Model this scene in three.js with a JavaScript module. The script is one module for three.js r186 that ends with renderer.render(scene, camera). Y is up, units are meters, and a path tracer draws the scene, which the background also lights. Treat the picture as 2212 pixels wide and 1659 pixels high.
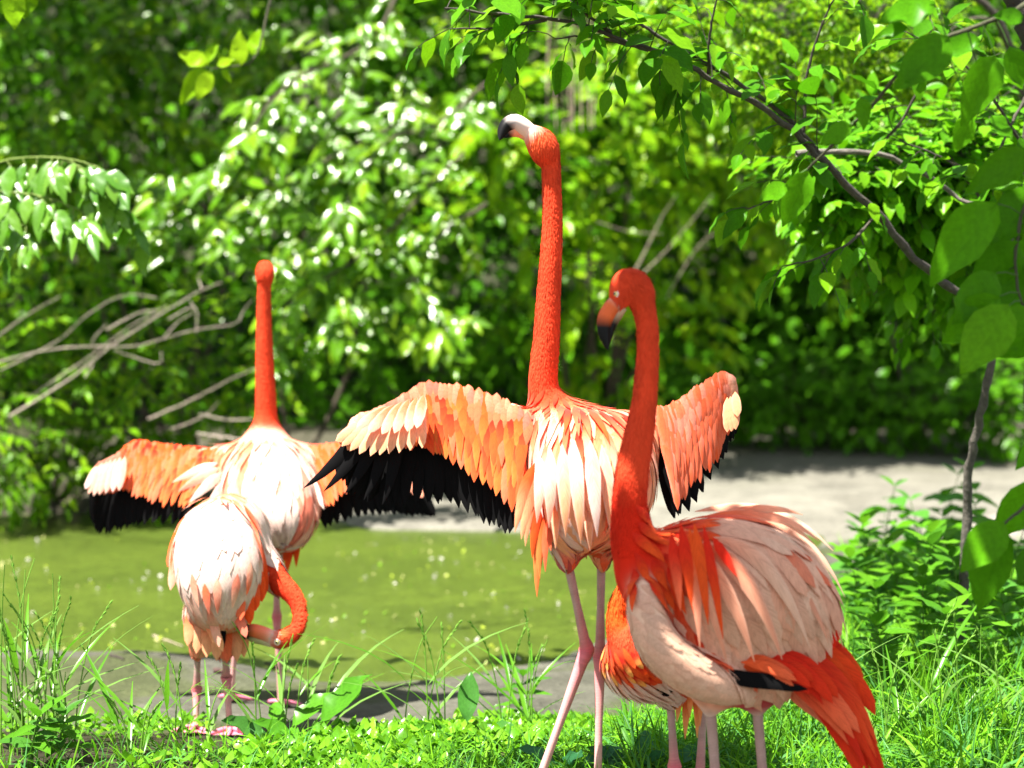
import * as THREE from 'three';
import { mergeGeometries } from 'three/addons/utils/BufferGeometryUtils.js';

// ---------------------------------------------------------------- camera, sky, sun, exposure
const scene = new THREE.Scene();
const EYE = 1.235, PITCH = Math.atan(84 / 1807), FPX = 1807;
const camera = new THREE.PerspectiveCamera(2 * Math.atan(384 / FPX) * 180 / Math.PI, 4 / 3, 0.05, 300);
camera.position.set(0, EYE, 0);
camera.rotation.x = -PITCH;
camera.focus = 4.05;
camera.userData.fStop = 2.5;
const renderer = new THREE.WebGLRenderer({ antialias: true });
renderer.toneMapping = THREE.LinearToneMapping;
renderer.toneMappingExposure = 4.3;
renderer.shadowMap.enabled = true;

{ // pale bright sky with thin high cloud
  const W = 256, H = 128, d = new Float32Array(W * H * 4);
  for (let y = 0; y < H; y++) for (let x = 0; x < W; x++) {
    const up = Math.max(0, Math.sin(((y + 0.5) / H - 0.5) * Math.PI)), k = Math.pow(1 - up, 2.2);
    const i = (y * W + x) * 4;
    d[i] = 0.60 + 0.30 * k; d[i + 1] = 0.66 + 0.27 * k; d[i + 2] = 0.78 + 0.16 * k; d[i + 3] = 1;
  }
  const t = new THREE.DataTexture(d, W, H, THREE.RGBAFormat, THREE.FloatType);
  t.mapping = THREE.EquirectangularReflectionMapping; t.magFilter = THREE.LinearFilter; t.needsUpdate = true;
  scene.background = t; scene.environment = t;
  scene.backgroundIntensity = 0.34; scene.environmentIntensity = 0.34;
}
const SUN = new THREE.Vector3(-0.36, 1, 0.20).normalize();
const sun = new THREE.DirectionalLight(new THREE.Color(1, 0.95, 0.86), 5);
sun.position.copy(SUN).multiplyScalar(30).add(new THREE.Vector3(0, 0, -8));
sun.target.position.set(0, 0, -8); sun.name = 'sun';
sun.castShadow = true; sun.shadow.mapSize.set(4096, 4096);
Object.assign(sun.shadow.camera, { left: -14, right: 14, top: 14, bottom: -14, near: 1, far: 70 });
scene.add(sun, sun.target);

// ---------------------------------------------------------------- helpers
const V3 = (x, y, z) => new THREE.Vector3(x, y, z);
const { lerp, clamp, smoothstep } = THREE.MathUtils;
let seed = 7;
const reseed = (s) => { seed = s; };
const rnd = () => { seed = (seed + 0x6d2b79f5) | 0; let t = Math.imul(seed ^ (seed >>> 15), 1 | seed); t = (t + Math.imul(t ^ (t >>> 7), 61 | t)) ^ t; return ((t ^ (t >>> 14)) >>> 0) / 4294967296; };
const rr = (a, b) => a + (b - a) * rnd();
const gauss = () => (rnd() + rnd() + rnd() - 1.5) * 0.8165 * 1.4;
const hash = (x, y, z) => { let h = Math.imul(x, 374761393) ^ Math.imul(y, 668265263) ^ Math.imul(z, 2147483647 - 1013); h = Math.imul(h ^ (h >>> 13), 1274126177); return ((h ^ (h >>> 16)) >>> 0) / 4294967296; };
const fade = (t) => t * t * (3 - 2 * t);
function noise(x, y, z = 0) { // value noise, 0..1
  const i = Math.floor(x), j = Math.floor(y), k = Math.floor(z), u = fade(x - i), v = fade(y - j), w = fade(z - k);
  const L = (a, b, t) => a + (b - a) * t;
  return L(L(L(hash(i, j, k), hash(i + 1, j, k), u), L(hash(i, j + 1, k), hash(i + 1, j + 1, k), u), v), L(L(hash(i, j, k + 1), hash(i + 1, j, k + 1), u), L(hash(i, j + 1, k + 1), hash(i + 1, j + 1, k + 1), u), v), w);
}
const fbm = (x, y, z = 0, n = 4) => { let s = 0, a = 0.5; for (let i = 0; i < n; i++) { s += a * noise(x, y, z); x *= 2.03; y *= 2.03; z *= 2.03; a *= 0.5; } return s / (1 - Math.pow(0.5, n)); };
// a point that lies v across and w down (in 2212ths of the view's width) at a distance of d metres
const CT = Math.cos(PITCH), ST = Math.sin(PITCH), K = 1024 / 2212;
function at(v, w, d) {
  const xc = (v * K - 512) / FPX, yc = (384 - w * K) / FPX, s = d / (CT + yc * ST);
  return V3(xc * s, EYE + (yc * CT - ST) * s, -d);
}
function pixelsPerMetre(p) { return FPX / Math.max(0.3, -p.z); }
function inView(p, m = 1.0) { const d = -p.z; if (d < 0.3) return false; const yy = p.y - EYE, f = d * CT - yy * ST, u = yy * CT + d * ST; return Math.abs(p.x / f) < m * 512 / FPX && Math.abs(u / f) < m * 384 / FPX; }
const names = new Map();
function numbered(name) { const n = names.get(name) ?? 0; names.set(name, n + 1); return n ? `${name}_${String(n).padStart(3, '0')}` : name; }
function shade(o) { o.castShadow = true; o.receiveShadow = true; return o; }
function tag(o, label, category, group, kind) { Object.assign(o.userData, { label, category }); if (group) o.userData.group = group; if (kind) o.userData.kind = kind; return o; }
function thing(name, label, category, pos, group) { const o = new THREE.Group(); o.name = numbered(name); o.position.copy(pos); scene.add(o); return tag(o, label, category, group); }
function part(name, geo, mat, parent, kind) { const m = shade(new THREE.Mesh(geo, mat)); m.name = name; parent.add(m); if (kind) m.userData.kind = kind; return m; }
const lin = (r, g, b) => new THREE.Color().setRGB(r, g, b);
const mix3 = (a, b, t) => [a[0] + (b[0] - a[0]) * t, a[1] + (b[1] - a[1]) * t, a[2] + (b[2] - a[2]) * t];
const mul3 = (a, k) => [a[0] * k, a[1] * k, a[2] * k];

function tex(w, h, fn, srgb = true, rep = true) { // fn(u, v) -> [r, g, b] 0..1
  const d = new Uint8Array(w * h * 4);
  for (let y = 0; y < h; y++) for (let x = 0; x < w; x++) { const c = fn((x + 0.5) / w, (y + 0.5) / h), i = (y * w + x) * 4; d[i] = clamp(c[0], 0, 1) * 255; d[i + 1] = clamp(c[1], 0, 1) * 255; d[i + 2] = clamp(c[2], 0, 1) * 255; d[i + 3] = 255; }
  const t = new THREE.DataTexture(d, w, h); t.magFilter = THREE.LinearFilter; t.minFilter = THREE.LinearFilter;
  if (srgb) t.colorSpace = THREE.SRGBColorSpace; if (rep) t.wrapS = t.wrapT = THREE.RepeatWrapping; t.needsUpdate = true; return t;
}
const wrapNoise = (u, v, f, z, n = 4) => { // tiling fbm
  const a = fbm(u * f, v * f, z, n), b = fbm((u - 1) * f, v * f, z, n), c = fbm(u * f, (v - 1) * f, z, n), d = fbm((u - 1) * f, (v - 1) * f, z, n);
  return lerp(lerp(a, b, u), lerp(c, d, u), v);
};
function geoFrom(pos, idx, extra = {}) {
  const g = new THREE.BufferGeometry();
  g.setAttribute('position', new THREE.BufferAttribute(new Float32Array(pos), 3));
  g.setIndex(idx);
  if (extra.uv) g.setAttribute('uv', new THREE.BufferAttribute(new Float32Array(extra.uv), 2));
  if (extra.color) g.setAttribute('color', new THREE.BufferAttribute(new Float32Array(extra.color), 3));
  if (extra.normal) g.setAttribute('normal', new THREE.BufferAttribute(new Float32Array(extra.normal), 3)); else g.computeVertexNormals();
  return g;
}
// a tube along points with a radius at each; colours optional (a list like pts)
function sweep(pts, radii, sides = 8, colors = null, squash = 1) {
  const pos = [], uv = [], col = [], idx = [], nrm = [], n = pts.length;
  let len = 0; const T = V3(), prevN = V3(), q = new THREE.Quaternion(), t0 = V3();
  for (let i = 0; i < n; i++) {
    T.subVectors(pts[Math.min(i + 1, n - 1)], pts[Math.max(i - 1, 0)]).normalize();
    if (i === 0) { prevN.set(0.31, 0.17, 0.93).cross(T).normalize(); } else { q.setFromUnitVectors(t0, T); prevN.applyQuaternion(q); len += pts[i].distanceTo(pts[i - 1]); }
    t0.copy(T);
    const B = V3().crossVectors(T, prevN);
    for (let s = 0; s <= sides; s++) {
      const a = s / sides * Math.PI * 2, c = Math.cos(a), d = Math.sin(a) * squash;
      const nx = prevN.x * c + B.x * d, ny = prevN.y * c + B.y * d, nz = prevN.z * c + B.z * d;
      pos.push(pts[i].x + nx * radii[i], pts[i].y + ny * radii[i], pts[i].z + nz * radii[i]); nrm.push(nx, ny, nz); uv.push(s / sides, len);
      if (colors) col.push(...colors[i]);
    }
  }
  for (let i = 0; i < n - 1; i++) for (let s = 0; s < sides; s++) { const a = i * (sides + 1) + s, b = a + sides + 1; idx.push(a, a + 1, b, a + 1, b + 1, b); }
  return geoFrom(pos, idx, { uv, normal: nrm, color: colors ? col : null });
}
function curvePts(ctrl, n) { return new THREE.CatmullRomCurve3(ctrl, false, 'centripetal').getPoints(n); }
function curveLerp(vals, n) { const out = []; for (let i = 0; i <= n; i++) { const u = i / n * (vals.length - 1), k = Math.min(Math.floor(u), vals.length - 2), f = u - k; out.push(Array.isArray(vals[0]) ? mix3(vals[k], vals[k + 1], f) : lerp(vals[k], vals[k + 1], f)); } return out; }
function poly(list, t) { // point on a list of stations, Catmull-Rom
  const n = list.length - 1, u = clamp(t, 0, 1) * n, k = Math.min(Math.floor(u), n - 1), f = u - k;
  const a = list[Math.max(k - 1, 0)], b = list[k], c = list[k + 1], d = list[Math.min(k + 2, n)], out = [];
  for (let i = 0; i < b.length; i++) out.push(0.5 * (2 * b[i] + (c[i] - a[i]) * f + (2 * a[i] - 5 * b[i] + 4 * c[i] - d[i]) * f * f + (3 * b[i] - a[i] - 3 * c[i] + d[i]) * f * f * f));
  return out;
}

// ---------------------------------------------------------------- ground, water
const sand = tex(512, 512, (u, v) => { const n = wrapNoise(u, v, 60, 3, 3), m = wrapNoise(u, v, 7, 9, 4), s = 0.8 + 0.5 * (n - 0.5) + 0.4 * (m - 0.5); return [s, s, s]; }, false);
const mudGrain = tex(512, 512, (u, v) => { const n = wrapNoise(u, v, 90, 5, 2), m = wrapNoise(u, v, 9, 2, 4), sp = wrapNoise(u, v, 130, 8, 1) > 0.86 ? 0.3 : 0; const s = 0.7 + 0.7 * (n - 0.5) + 0.6 * (m - 0.5) + sp; return [s, s, s]; }, false);
function shoreDistance(x) { return poly([[6.25], [6.25], [6.22], [5.75], [5.95], [6.9], [8.2], [9.4], [9.6]], (x + 2.4) / 4.8)[0] ; }
function groundHeight(x, d) {
  const s = x < -2.4 ? 6.25 : shoreDistance(x);
  let h;
  if (d < s + 1.2) {
    const right = smoothstep(x, 0.35, 1.1);
    const bank = 0.12 * (1 - smoothstep(d, 4.1, lerp(5.15, s - 0.3, right))) * smoothstep(d, 3.56, 3.78);
    h = bank + 0.03 * smoothstep(s - d, 0, 0.9) - 0.25 * smoothstep(d - s, -0.1, 1.0) + 0.012;
    h += 0.03 * (fbm(x * 2.3, d * 2.3, 1, 3) - 0.5) + 0.014 * (fbm(x * 9, d * 9, 4, 2) - 0.5);
  } else h = -0.24;
  const far = smoothstep(d, 9.1 - 0.25 * Math.sin(x * 1.3), 9.9 + 1.1 * smoothstep(-x, 0.7, 1.3));
  const bankFar = 0.03 + 0.17 * smoothstep(d, 9.6, 15) + 0.05 * (fbm(x * 1.1, d * 1.1, 7, 3) - 0.5);
  h = lerp(h, bankFar, far);
  if (d > 17) h += (d - 17) * 0.55;
  if (x < -3.4 && d > 8) h += (-3.4 - x) * 0.25;
  if (x > 3.6 && d > 5) h += (x - 3.6) * 0.2;
  return h;
}
{
  const xs = [], ds = [], pos = [], uv = [], col = [], idx = [];
  for (let x = -3; x <= 3.001; x += 0.03) xs.push(x);
  for (let k = 1; k < 26; k++) { xs.push(3 + 0.05 * k * k + 0.1 * k); xs.unshift(-3 - 0.05 * k * k - 0.1 * k); }
  for (let d = -8; d < 3; d += 0.6) ds.push(d);
  for (let d = 3; d < 7; d += 0.025) ds.push(d);
  for (let d = 7; d < 17; d += 0.08) ds.push(d);
  for (let d = 17; d < 70; d += 2) ds.push(d);
  for (const d of ds) for (const x of xs) {
    const y = groundHeight(x, d); pos.push(x, y, -d); uv.push(x, d);
    const s = x < -2.4 ? 6.25 : shoreDistance(x), n = fbm(x * 3, d * 3, 2, 4);
    let c = mix3([0.055, 0.054, 0.04], [0.13, 0.127, 0.10], n);                                  // mud
    c = mix3(c, [0.055, 0.07, 0.018], smoothstep(fbm(x * 2.2, d * 4, 12, 3), 0.45, 0.62) * 0.75);      // green film on it
    c = mix3(c, mix3([0.025, 0.022, 0.01], [0.04, 0.034, 0.018], n), smoothstep(y, 0.05, 0.1) * (d < s ? 1 : 0)); // soil under the grass
    const pale = smoothstep(d, 8.9, 9.3) * (1 - 0.75 * smoothstep(d + 3 * (n - 0.5), 11, 15)) * smoothstep(x + 0.8 * (n - 0.5), -1.7, -0.9);
    c = mix3(c, mix3([0.13, 0.122, 0.10], [0.25, 0.24, 0.20], n), pale);
    if (d > 9.9) c = mix3(mix3([0.05, 0.047, 0.03], [0.09, 0.083, 0.055], n), c, pale);
    if (d > 15.5 || x < -3.2) c = mix3([0.025, 0.03, 0.012], [0.05, 0.055, 0.022], n);            // woodland floor of leaf mould, darkened to read as black shade between leaves
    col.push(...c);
  }
  const w = xs.length;
  for (let j = 0; j < ds.length - 1; j++) for (let i = 0; i < w - 1; i++) { const a = j * w + i; idx.push(a, a + 1, a + w, a + 1, a + w + 1, a + w); }
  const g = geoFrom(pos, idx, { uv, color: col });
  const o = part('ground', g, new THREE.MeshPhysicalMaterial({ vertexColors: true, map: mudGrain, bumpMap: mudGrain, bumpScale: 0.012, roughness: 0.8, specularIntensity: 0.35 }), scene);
  o.userData.kind = 'structure'; o.userData.label = 'muddy bank, grassy soil and pale far shore of the pond'; numbered('ground');
}
{
  const algae = tex(1024, 1024, (u, v) => {
    const a = wrapNoise(u, v, 5, 1, 5), b = wrapNoise(u, v, 34, 6, 4), st = wrapNoise(u, v, 40, 11, 2);
    const t = clamp(0.5 + (a - 0.5) * 1.3 + (b - 0.5) * 0.5, 0, 1), g = 0.92 + 0.22 * (st - 0.5) + 0.4 * (noise(u * 420, v * 420, 3) - 0.5);
    return [lerp(0.24, 0.325, t) * g, lerp(0.295, 0.385, t) * g, lerp(0.105, 0.135, t) * g];
  });
  algae.repeat.set(0.45, 0.4);
  const rip = tex(512, 512, (u, v) => { const a = wrapNoise(u, v, 14, 31, 4); return [a, a, a]; }, false); rip.repeat.set(0.6, 0.6);
  const pos = [-14, -0.012, -4.6, 14, -0.012, -4.6, 14, -0.012, -11.6, -14, -0.012, -11.6];
  const g = geoFrom(pos, [0, 1, 2, 0, 2, 3], { uv: [-14, 4.6, 14, 4.6, 14, 11.6, -14, 11.6] });
  const o = part('water', g, new THREE.MeshPhysicalMaterial({ map: algae, roughness: 0.3, bumpMap: rip, bumpScale: 0.003, ior: 1.33 }), scene);
  o.userData.kind = 'structure'; o.userData.label = 'still green pond water covered with algae'; numbered('water');
}
// ---------------------------------------------------------------- leaves, twigs, shrubs
function leafGeo(wide, fold, droop, tipPow, wave = 0) { // unit leaf: root at 0, blade along +y, upper face +z
  const us = [0, 0.12, 0.3, 0.5, 0.7, 0.87, 1], pos = [], uv = [], idx = [];
  us.forEach((u, i) => {
    const w = wide * 0.5 * Math.pow(Math.sin(Math.PI * Math.pow(u, tipPow)), 0.9) + (i === 0 || i === us.length - 1 ? 0.004 : 0);
    const z = -droop * u * u + 0.02 * Math.sin(u * 9) * wave, ln = u;
    for (const s of [-1, 0, 1]) { pos.push(s * w, ln, z + Math.abs(s) * w * fold + wave * 0.03 * Math.sin(u * 14 + s * 2) * Math.abs(s)); uv.push(s * 0.5 + 0.5, u); }
  });
  for (let i = 0; i < us.length - 1; i++) for (let k = 0; k < 2; k++) { const a = i * 3 + k; idx.push(a, a + 1, a + 3, a + 1, a + 4, a + 3); }
  return geoFrom(pos, idx, { uv });
}
const LANCE = [leafGeo(0.36, 0.35, 0.16, 0.75), leafGeo(0.30, 0.2, 0.30, 0.8, 1), leafGeo(0.42, 0.5, 0.05, 0.72)];
const OVATE = [leafGeo(0.52, 0.25, 0.18, 0.8, 1), leafGeo(0.60, 0.4, 0.08, 0.78), leafGeo(0.48, 0.15, 0.3, 0.85, 1)];
const ROUND = [leafGeo(0.72, 0.3, 0.12, 0.9, 1), leafGeo(0.8, 0.2, 0.2, 0.86)];
const veins = tex(128, 256, (u, v) => {
  const x = Math.abs(u - 0.5) * 2, rib = Math.exp(-Math.pow(x / 0.035, 2)), f = (v * 9 - x * 2.2), fr = Math.abs(f - Math.round(f)), vein = Math.exp(-Math.pow(fr / 0.07, 2)) * 0.55;
  const n = 0.86 + 0.22 * (noise(u * 14, v * 26, 3) - 0.5) + 0.16 * (noise(u * 50, v * 90, 4) - 0.5), k = Math.max(rib, vein);
  return [clamp(n + 0.13 * k, 0, 1), clamp(n + 0.08 * k, 0, 1), clamp(n + 0.10 * k, 0, 1)];
}, false, false);
const leafMats = new Map();
function leafMat(c, gloss = 0.25, rough = 0.42) {
  const key = c.join() + gloss + rough;
  if (!leafMats.has(key)) leafMats.set(key, new THREE.MeshPhysicalMaterial({ color: lin(...c), map: veins, roughness: 1, transmission: 0.42, thickness: 0, specularIntensity: 0.05, clearcoat: Math.min(1, gloss * 0.55), clearcoatRoughness: rough * 0.62, side: THREE.DoubleSide, bumpMap: veins, bumpScale: 0.0008 }));
  return leafMats.get(key);
}
const barkTex = tex(128, 256, (u, v) => { const n = wrapNoise(u, v, 12, 4, 4), r = wrapNoise(u, v, 40, 2, 2), s = 0.7 + 0.9 * (n - 0.5) + 0.6 * (r - 0.5); return [s, s * 0.98, s * 0.95]; }, false);
barkTex.repeat.set(1, 6);
const barkMats = new Map();
function bark(c) { const k = c.join(); if (!barkMats.has(k)) barkMats.set(k, new THREE.MeshStandardMaterial({ color: lin(...c), map: barkTex, bumpMap: barkTex, bumpScale: 0.004, roughness: 0.9 })); return barkMats.get(k); }
const M4 = new THREE.Matrix4(), X = V3(), Y = V3(), Z = V3();
function leafMatrix(l, out) {
  Y.copy(l.dir).normalize(); Z.copy(l.nrm); X.crossVectors(Y, Z); if (X.lengthSq() < 1e-6) X.set(1, 0, 0); X.normalize(); Z.crossVectors(X, Y);
  return out.makeBasis(X.multiplyScalar(l.len * (l.wide ?? 1)), Y.multiplyScalar(l.len), Z.multiplyScalar(l.len)).setPosition(l.p);
}
// leaves on a thing: those that show largest are parts of their own, the rest one stuff part
function addLeaves(root, leaves, geos, tints, { parts = 0, gloss = 0.25, rough = 0.42, name = 'leaf', stuff = 'foliage' } = {}) {
  const o = root.position;
  const toEye = V3();
  for (const l of leaves) { toEye.set(0, EYE, 0).sub(l.p).normalize(); l.size = inView(l.p) ? l.len * pixelsPerMetre(l.p) * (0.35 + Math.abs(l.nrm.dot(toEye))) : 0; l.g = Math.floor(rnd() * geos.length); l.t = l.t ?? Math.floor(rnd() * tints.length); }
  const own = parts ? [...leaves].sort((a, b) => b.size - a.size).slice(0, parts).filter((l) => l.size > 9) : [];
  const set = new Set(own);
  for (const l of own) { const m = shade(new THREE.Mesh(geos[l.g], leafMat(tints[l.t], gloss, rough))); m.name = name; leafMatrix(l, M4); M4.elements[12] -= o.x; M4.elements[13] -= o.y; M4.elements[14] -= o.z; M4.decompose(m.position, m.quaternion, m.scale); root.add(m); }
  for (let g = 0; g < geos.length; g++) {
    const mine = leaves.filter((l) => !set.has(l) && l.g === g); if (!mine.length) continue;
    const im = shade(new THREE.InstancedMesh(geos[g], leafMat([1, 1, 1], gloss, rough), mine.length)); im.name = stuff; im.userData.kind = 'stuff';
    const c = new THREE.Color();
    mine.forEach((l, i) => { leafMatrix(l, M4); M4.elements[12] -= o.x; M4.elements[13] -= o.y; M4.elements[14] -= o.z; im.setMatrixAt(i, M4); const k = rr(0.75, 1.25), t = tints[l.t]; im.setColorAt(i, c.setRGB(t[0] * k, t[1] * k, t[2] * k)); });
    root.add(im);
  }
}
function randDir() { const z = rr(-1, 1), a = rr(0, Math.PI * 2), s = Math.sqrt(1 - z * z); return V3(s * Math.cos(a), z, s * Math.sin(a)); }
// one twig with its leaves: pushes leaves to the list, tubes to geos
function twig(p, dir, len, o, leaves, geos) {
  const n = 4, pts = [p.clone()], d = dir.clone().normalize(), st = len / n;
  for (let i = 0; i < n; i++) { d.y -= o.sag ?? 0.12; d.add(randDir().multiplyScalar(0.16)).normalize(); pts.push(pts[i].clone().addScaledVector(d, st)); }
  if (geos) geos.push(sweep(pts, curveLerp([o.r ?? 0.003, 0.001], n), o.sides ?? 3));
  const curve = new THREE.CatmullRomCurve3(pts), m = Math.max(2, Math.round(len / (o.gap ?? 0.035)));
  for (let i = 1; i <= m; i++) {
    const u = i / m, q = curve.getPoint(u), t = curve.getTangent(u), side = V3().crossVectors(t, V3(0, 1, 0)).normalize().multiplyScalar(i % 2 ? 1 : -1);
    const ld = t.clone().multiplyScalar(i === m ? 1.4 : 0.7).add(side.multiplyScalar(i === m ? 0.1 : rr(0.5, 1))).add(V3(rr(-0.25, 0.25), rr(-0.3, 0.15) - (o.droop ?? 0.35), rr(-0.25, 0.25))).normalize();
    const nr = V3(gauss() * (o.tilt ?? 0.45) - (o.keepN ? 0.3 : 0), 1, gauss() * (o.tilt ?? 0.45) + (o.face ?? 0.5)).normalize();
    if (o.keepN) ld.addScaledVector(nr, -ld.dot(nr)).normalize();
    leaves.push({ p: q, dir: ld, nrm: nr, len: o.leaf * (0.5 + 0.8 * Math.pow(rnd(), 0.8)), t: undefined });
  }
}
function clumpTwigs(clumps, o, leaves, geos) {
  for (const [v, w, d, rx, ry, rz, n0] of clumps) {
    const n = Math.round(n0 * (o.dense ?? 1));
    const c = at(v, w, d);
    for (let i = 0; i < n; i++) {
      const q = randDir().multiplyScalar(Math.pow(rnd(), 0.45)), p = V3(c.x + q.x * rx, c.y + q.y * ry, c.z + q.z * rz);
      if (p.y < groundHeight(p.x, -p.z) + 0.02) continue;
      twig(p, q.clone().multiplyScalar(0.8).add(randDir().multiplyScalar(0.5)).add(V3(0, 0.15, 0.25)), (o.twig ?? 0.35) * rr(0.6, 1.3), o, leaves, geos);
    }
  }
}
function limb(ctrl, r0, r1, n = 14, sides = 7) { const pts = curvePts(ctrl, n); pts.forEach((p, i) => { if (i && i < n) p.add(randDir().multiplyScalar(r0 * 0.35)); }); return sweep(pts, curveLerp([r0, r1], n).map((r, i) => r * (1 + 0.12 * Math.sin(i * 2.7))), sides); }
// a shrub: stems rise from its base to the clumps that carry the leaves
function shrub({ name = 'shrub', label, category = 'shrub', group, base, clumps, geos, tints, o, parts = 160, gloss = 0.25, rough = 0.42, stemColor = [0.1, 0.08, 0.055], sprays = [], stemR = 0.02 }) {
  const root = thing(name, label, category, V3(base[0], groundHeight(base[0], base[1]) - 0.02, -base[1]), group), leaves = [], tw = [], st = [];
  for (const c of clumps) { const e = at(c[0], c[1], c[2]), b = root.position; st.push(limb([b.clone().add(V3(rr(-0.1, 0.1), 0, rr(-0.1, 0.1))), b.clone().lerp(e, 0.4).add(V3(rr(-0.15, 0.15), 0.12, 0)), b.clone().lerp(e, 0.75).add(V3(rr(-0.1, 0.1), 0.15, 0)), e], stemR, 0.006, 10, 5)); }
  clumpTwigs(clumps, o, leaves, tw);
  for (const s of sprays) {
    const ctrl = s.map(([v, w, d]) => at(v, w, d)), curve = new THREE.CatmullRomCurve3(ctrl), L = curve.getLength();
    st.push(limb(ctrl, 0.012, 0.003, 16, 5));
    const n = Math.round(L / (o.every ?? 0.05));
    for (let i = 1; i <= n; i++) { const u = i / n, p = curve.getPoint(u), t = curve.getTangent(u); twig(p, t.multiplyScalar(0.6).add(randDir().multiplyScalar(0.75)).add(V3(0, 0.05, 0.2)), rr(0.12, 0.3), o, leaves, tw); }
  }
  const shift = (g) => g.translate(-root.position.x, -root.position.y, -root.position.z);
  if (st.length) part('branch', shift(mergeGeometries(st)), bark(stemColor), root);
  if (tw.length) part('twig', shift(mergeGeometries(tw)), bark(mul3(stemColor, 1.2)), root, 'stuff');
  addLeaves(root, leaves, geos, tints, { parts, gloss, rough });
  return root;
}
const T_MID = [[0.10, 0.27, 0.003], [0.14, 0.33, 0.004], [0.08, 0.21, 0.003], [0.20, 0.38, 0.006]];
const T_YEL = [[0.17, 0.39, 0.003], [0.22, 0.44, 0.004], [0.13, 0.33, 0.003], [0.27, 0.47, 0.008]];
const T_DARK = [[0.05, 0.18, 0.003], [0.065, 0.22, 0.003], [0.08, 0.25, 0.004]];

reseed(101);
shrub({ label: 'dense small-leaved shrub at the left edge, behind the pale dead branches', base: [-2.7, 10.8], clumps: [[60, 640, 10.2, 0.6, 0.5, 0.4, 90], [260, 760, 10.3, 0.55, 0.5, 0.4, 90], [60, 880, 10.1, 0.5, 0.4, 0.4, 80], [420, 860, 10.6, 0.5, 0.4, 0.4, 60], [260, 940, 10.5, 0.5, 0.3, 0.3, 50], [470, 700, 10.8, 0.45, 0.4, 0.3, 50], [20, 965, 9.9, 0.5, 0.25, 0.3, 70], [150, 1010, 10.1, 0.45, 0.2, 0.3, 60], [330, 1000, 10.4, 0.45, 0.2, 0.3, 60], [-60, 900, 9.7, 0.3, 0.5, 0.3, 60]],
  geos: LANCE, tints: T_MID, o: { dense: 0.62, leaf: 0.078, gap: 0.034, twig: 0.36, tilt: 0.5 }, parts: 200 });
shrub({ label: 'tall shrub with arching sprays of glossy leaves glinting white, above the flamingo in the water', base: [-1.4, 11.2], clumps: [[520, 470, 10.9, 0.5, 0.5, 0.35, 50], [700, 300, 10.9, 0.55, 0.6, 0.35, 60], [800, 600, 10.9, 0.5, 0.5, 0.3, 50]],
  sprays: [[[880, -60, 10.6], [800, 90, 10.3], [640, 170, 9.9], [560, 250, 9.7], [520, 330, 9.6], [420, 410, 9.6], [360, 480, 9.6]], [[1050, 180, 10.6], [940, 270, 10.2], [830, 310, 9.9], [760, 420, 9.8], [700, 520, 9.8]], [[1000, 330, 10.6], [900, 430, 10.2], [820, 520, 10], [720, 590, 9.9], [620, 660, 9.8], [600, 780, 9.8]], [[1050, 440, 10.4], [940, 520, 10], [900, 620, 9.9], [980, 700, 9.8]], [[900, 250, 10.4], [700, 350, 10.0], [500, 540, 9.8]]],
  geos: LANCE.concat(OVATE.slice(0, 1)), tints: T_MID, o: { dense: 0.62, leaf: 0.13, gap: 0.05, twig: 0.34, tilt: 0.35, face: 1.1, every: 0.06, keepN: true }, parts: 300, gloss: 1.15, rough: 0.36 });
shrub({ label: 'leafy shrub filling the top left corner behind the broad hanging leaves', base: [-2.2, 12.2], clumps: [[120, 130, 11.4, 0.7, 0.5, 0.4, 90], [330, 230, 11.6, 0.6, 0.5, 0.4, 70], [450, 60, 11.6, 0.6, 0.4, 0.4, 60], [200, 420, 11.8, 0.6, 0.5, 0.4, 60], [60, 320, 11.6, 0.5, 0.5, 0.4, 60], [640, 60, 11.8, 0.5, 0.4, 0.4, 40]],
  geos: OVATE, tints: T_MID, o: { dense: 0.62, leaf: 0.11, gap: 0.055, twig: 0.4, tilt: 0.5, face: 0.7 }, parts: 200, gloss: 0.5 });
shrub({ label: 'yellow-green shrub behind the raised head of the middle flamingo', base: [0.5, 12.4], clumps: [[1130, 200, 11.6, 0.6, 0.5, 0.4, 80], [1320, 330, 11.8, 0.6, 0.5, 0.4, 80], [1420, 180, 12, 0.6, 0.5, 0.4, 70], [1300, 520, 12.0, 0.5, 0.45, 0.4, 60], [1080, 420, 11.6, 0.45, 0.5, 0.35, 50], [1500, 420, 12.2, 0.5, 0.5, 0.4, 60], [1620, 260, 12.2, 0.6, 0.5, 0.4, 70], [1280, 740, 12.3, 0.5, 0.4, 0.3, 40], [1440, 700, 12.3, 0.4, 0.4, 0.3, 35]],
  geos: OVATE, tints: T_YEL, o: { dense: 0.62, leaf: 0.12, gap: 0.052, twig: 0.38, tilt: 0.45, face: 0.6 }, parts: 300, gloss: 0.4 });
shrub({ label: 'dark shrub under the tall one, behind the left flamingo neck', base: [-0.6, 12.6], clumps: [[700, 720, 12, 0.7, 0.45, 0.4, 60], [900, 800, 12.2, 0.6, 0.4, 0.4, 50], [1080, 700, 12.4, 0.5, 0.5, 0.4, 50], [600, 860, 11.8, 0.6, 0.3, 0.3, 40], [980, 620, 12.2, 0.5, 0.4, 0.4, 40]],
  geos: LANCE, tints: T_DARK, o: { dense: 0.62, leaf: 0.09, gap: 0.04, twig: 0.4, tilt: 0.5 }, parts: 100 });
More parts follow.
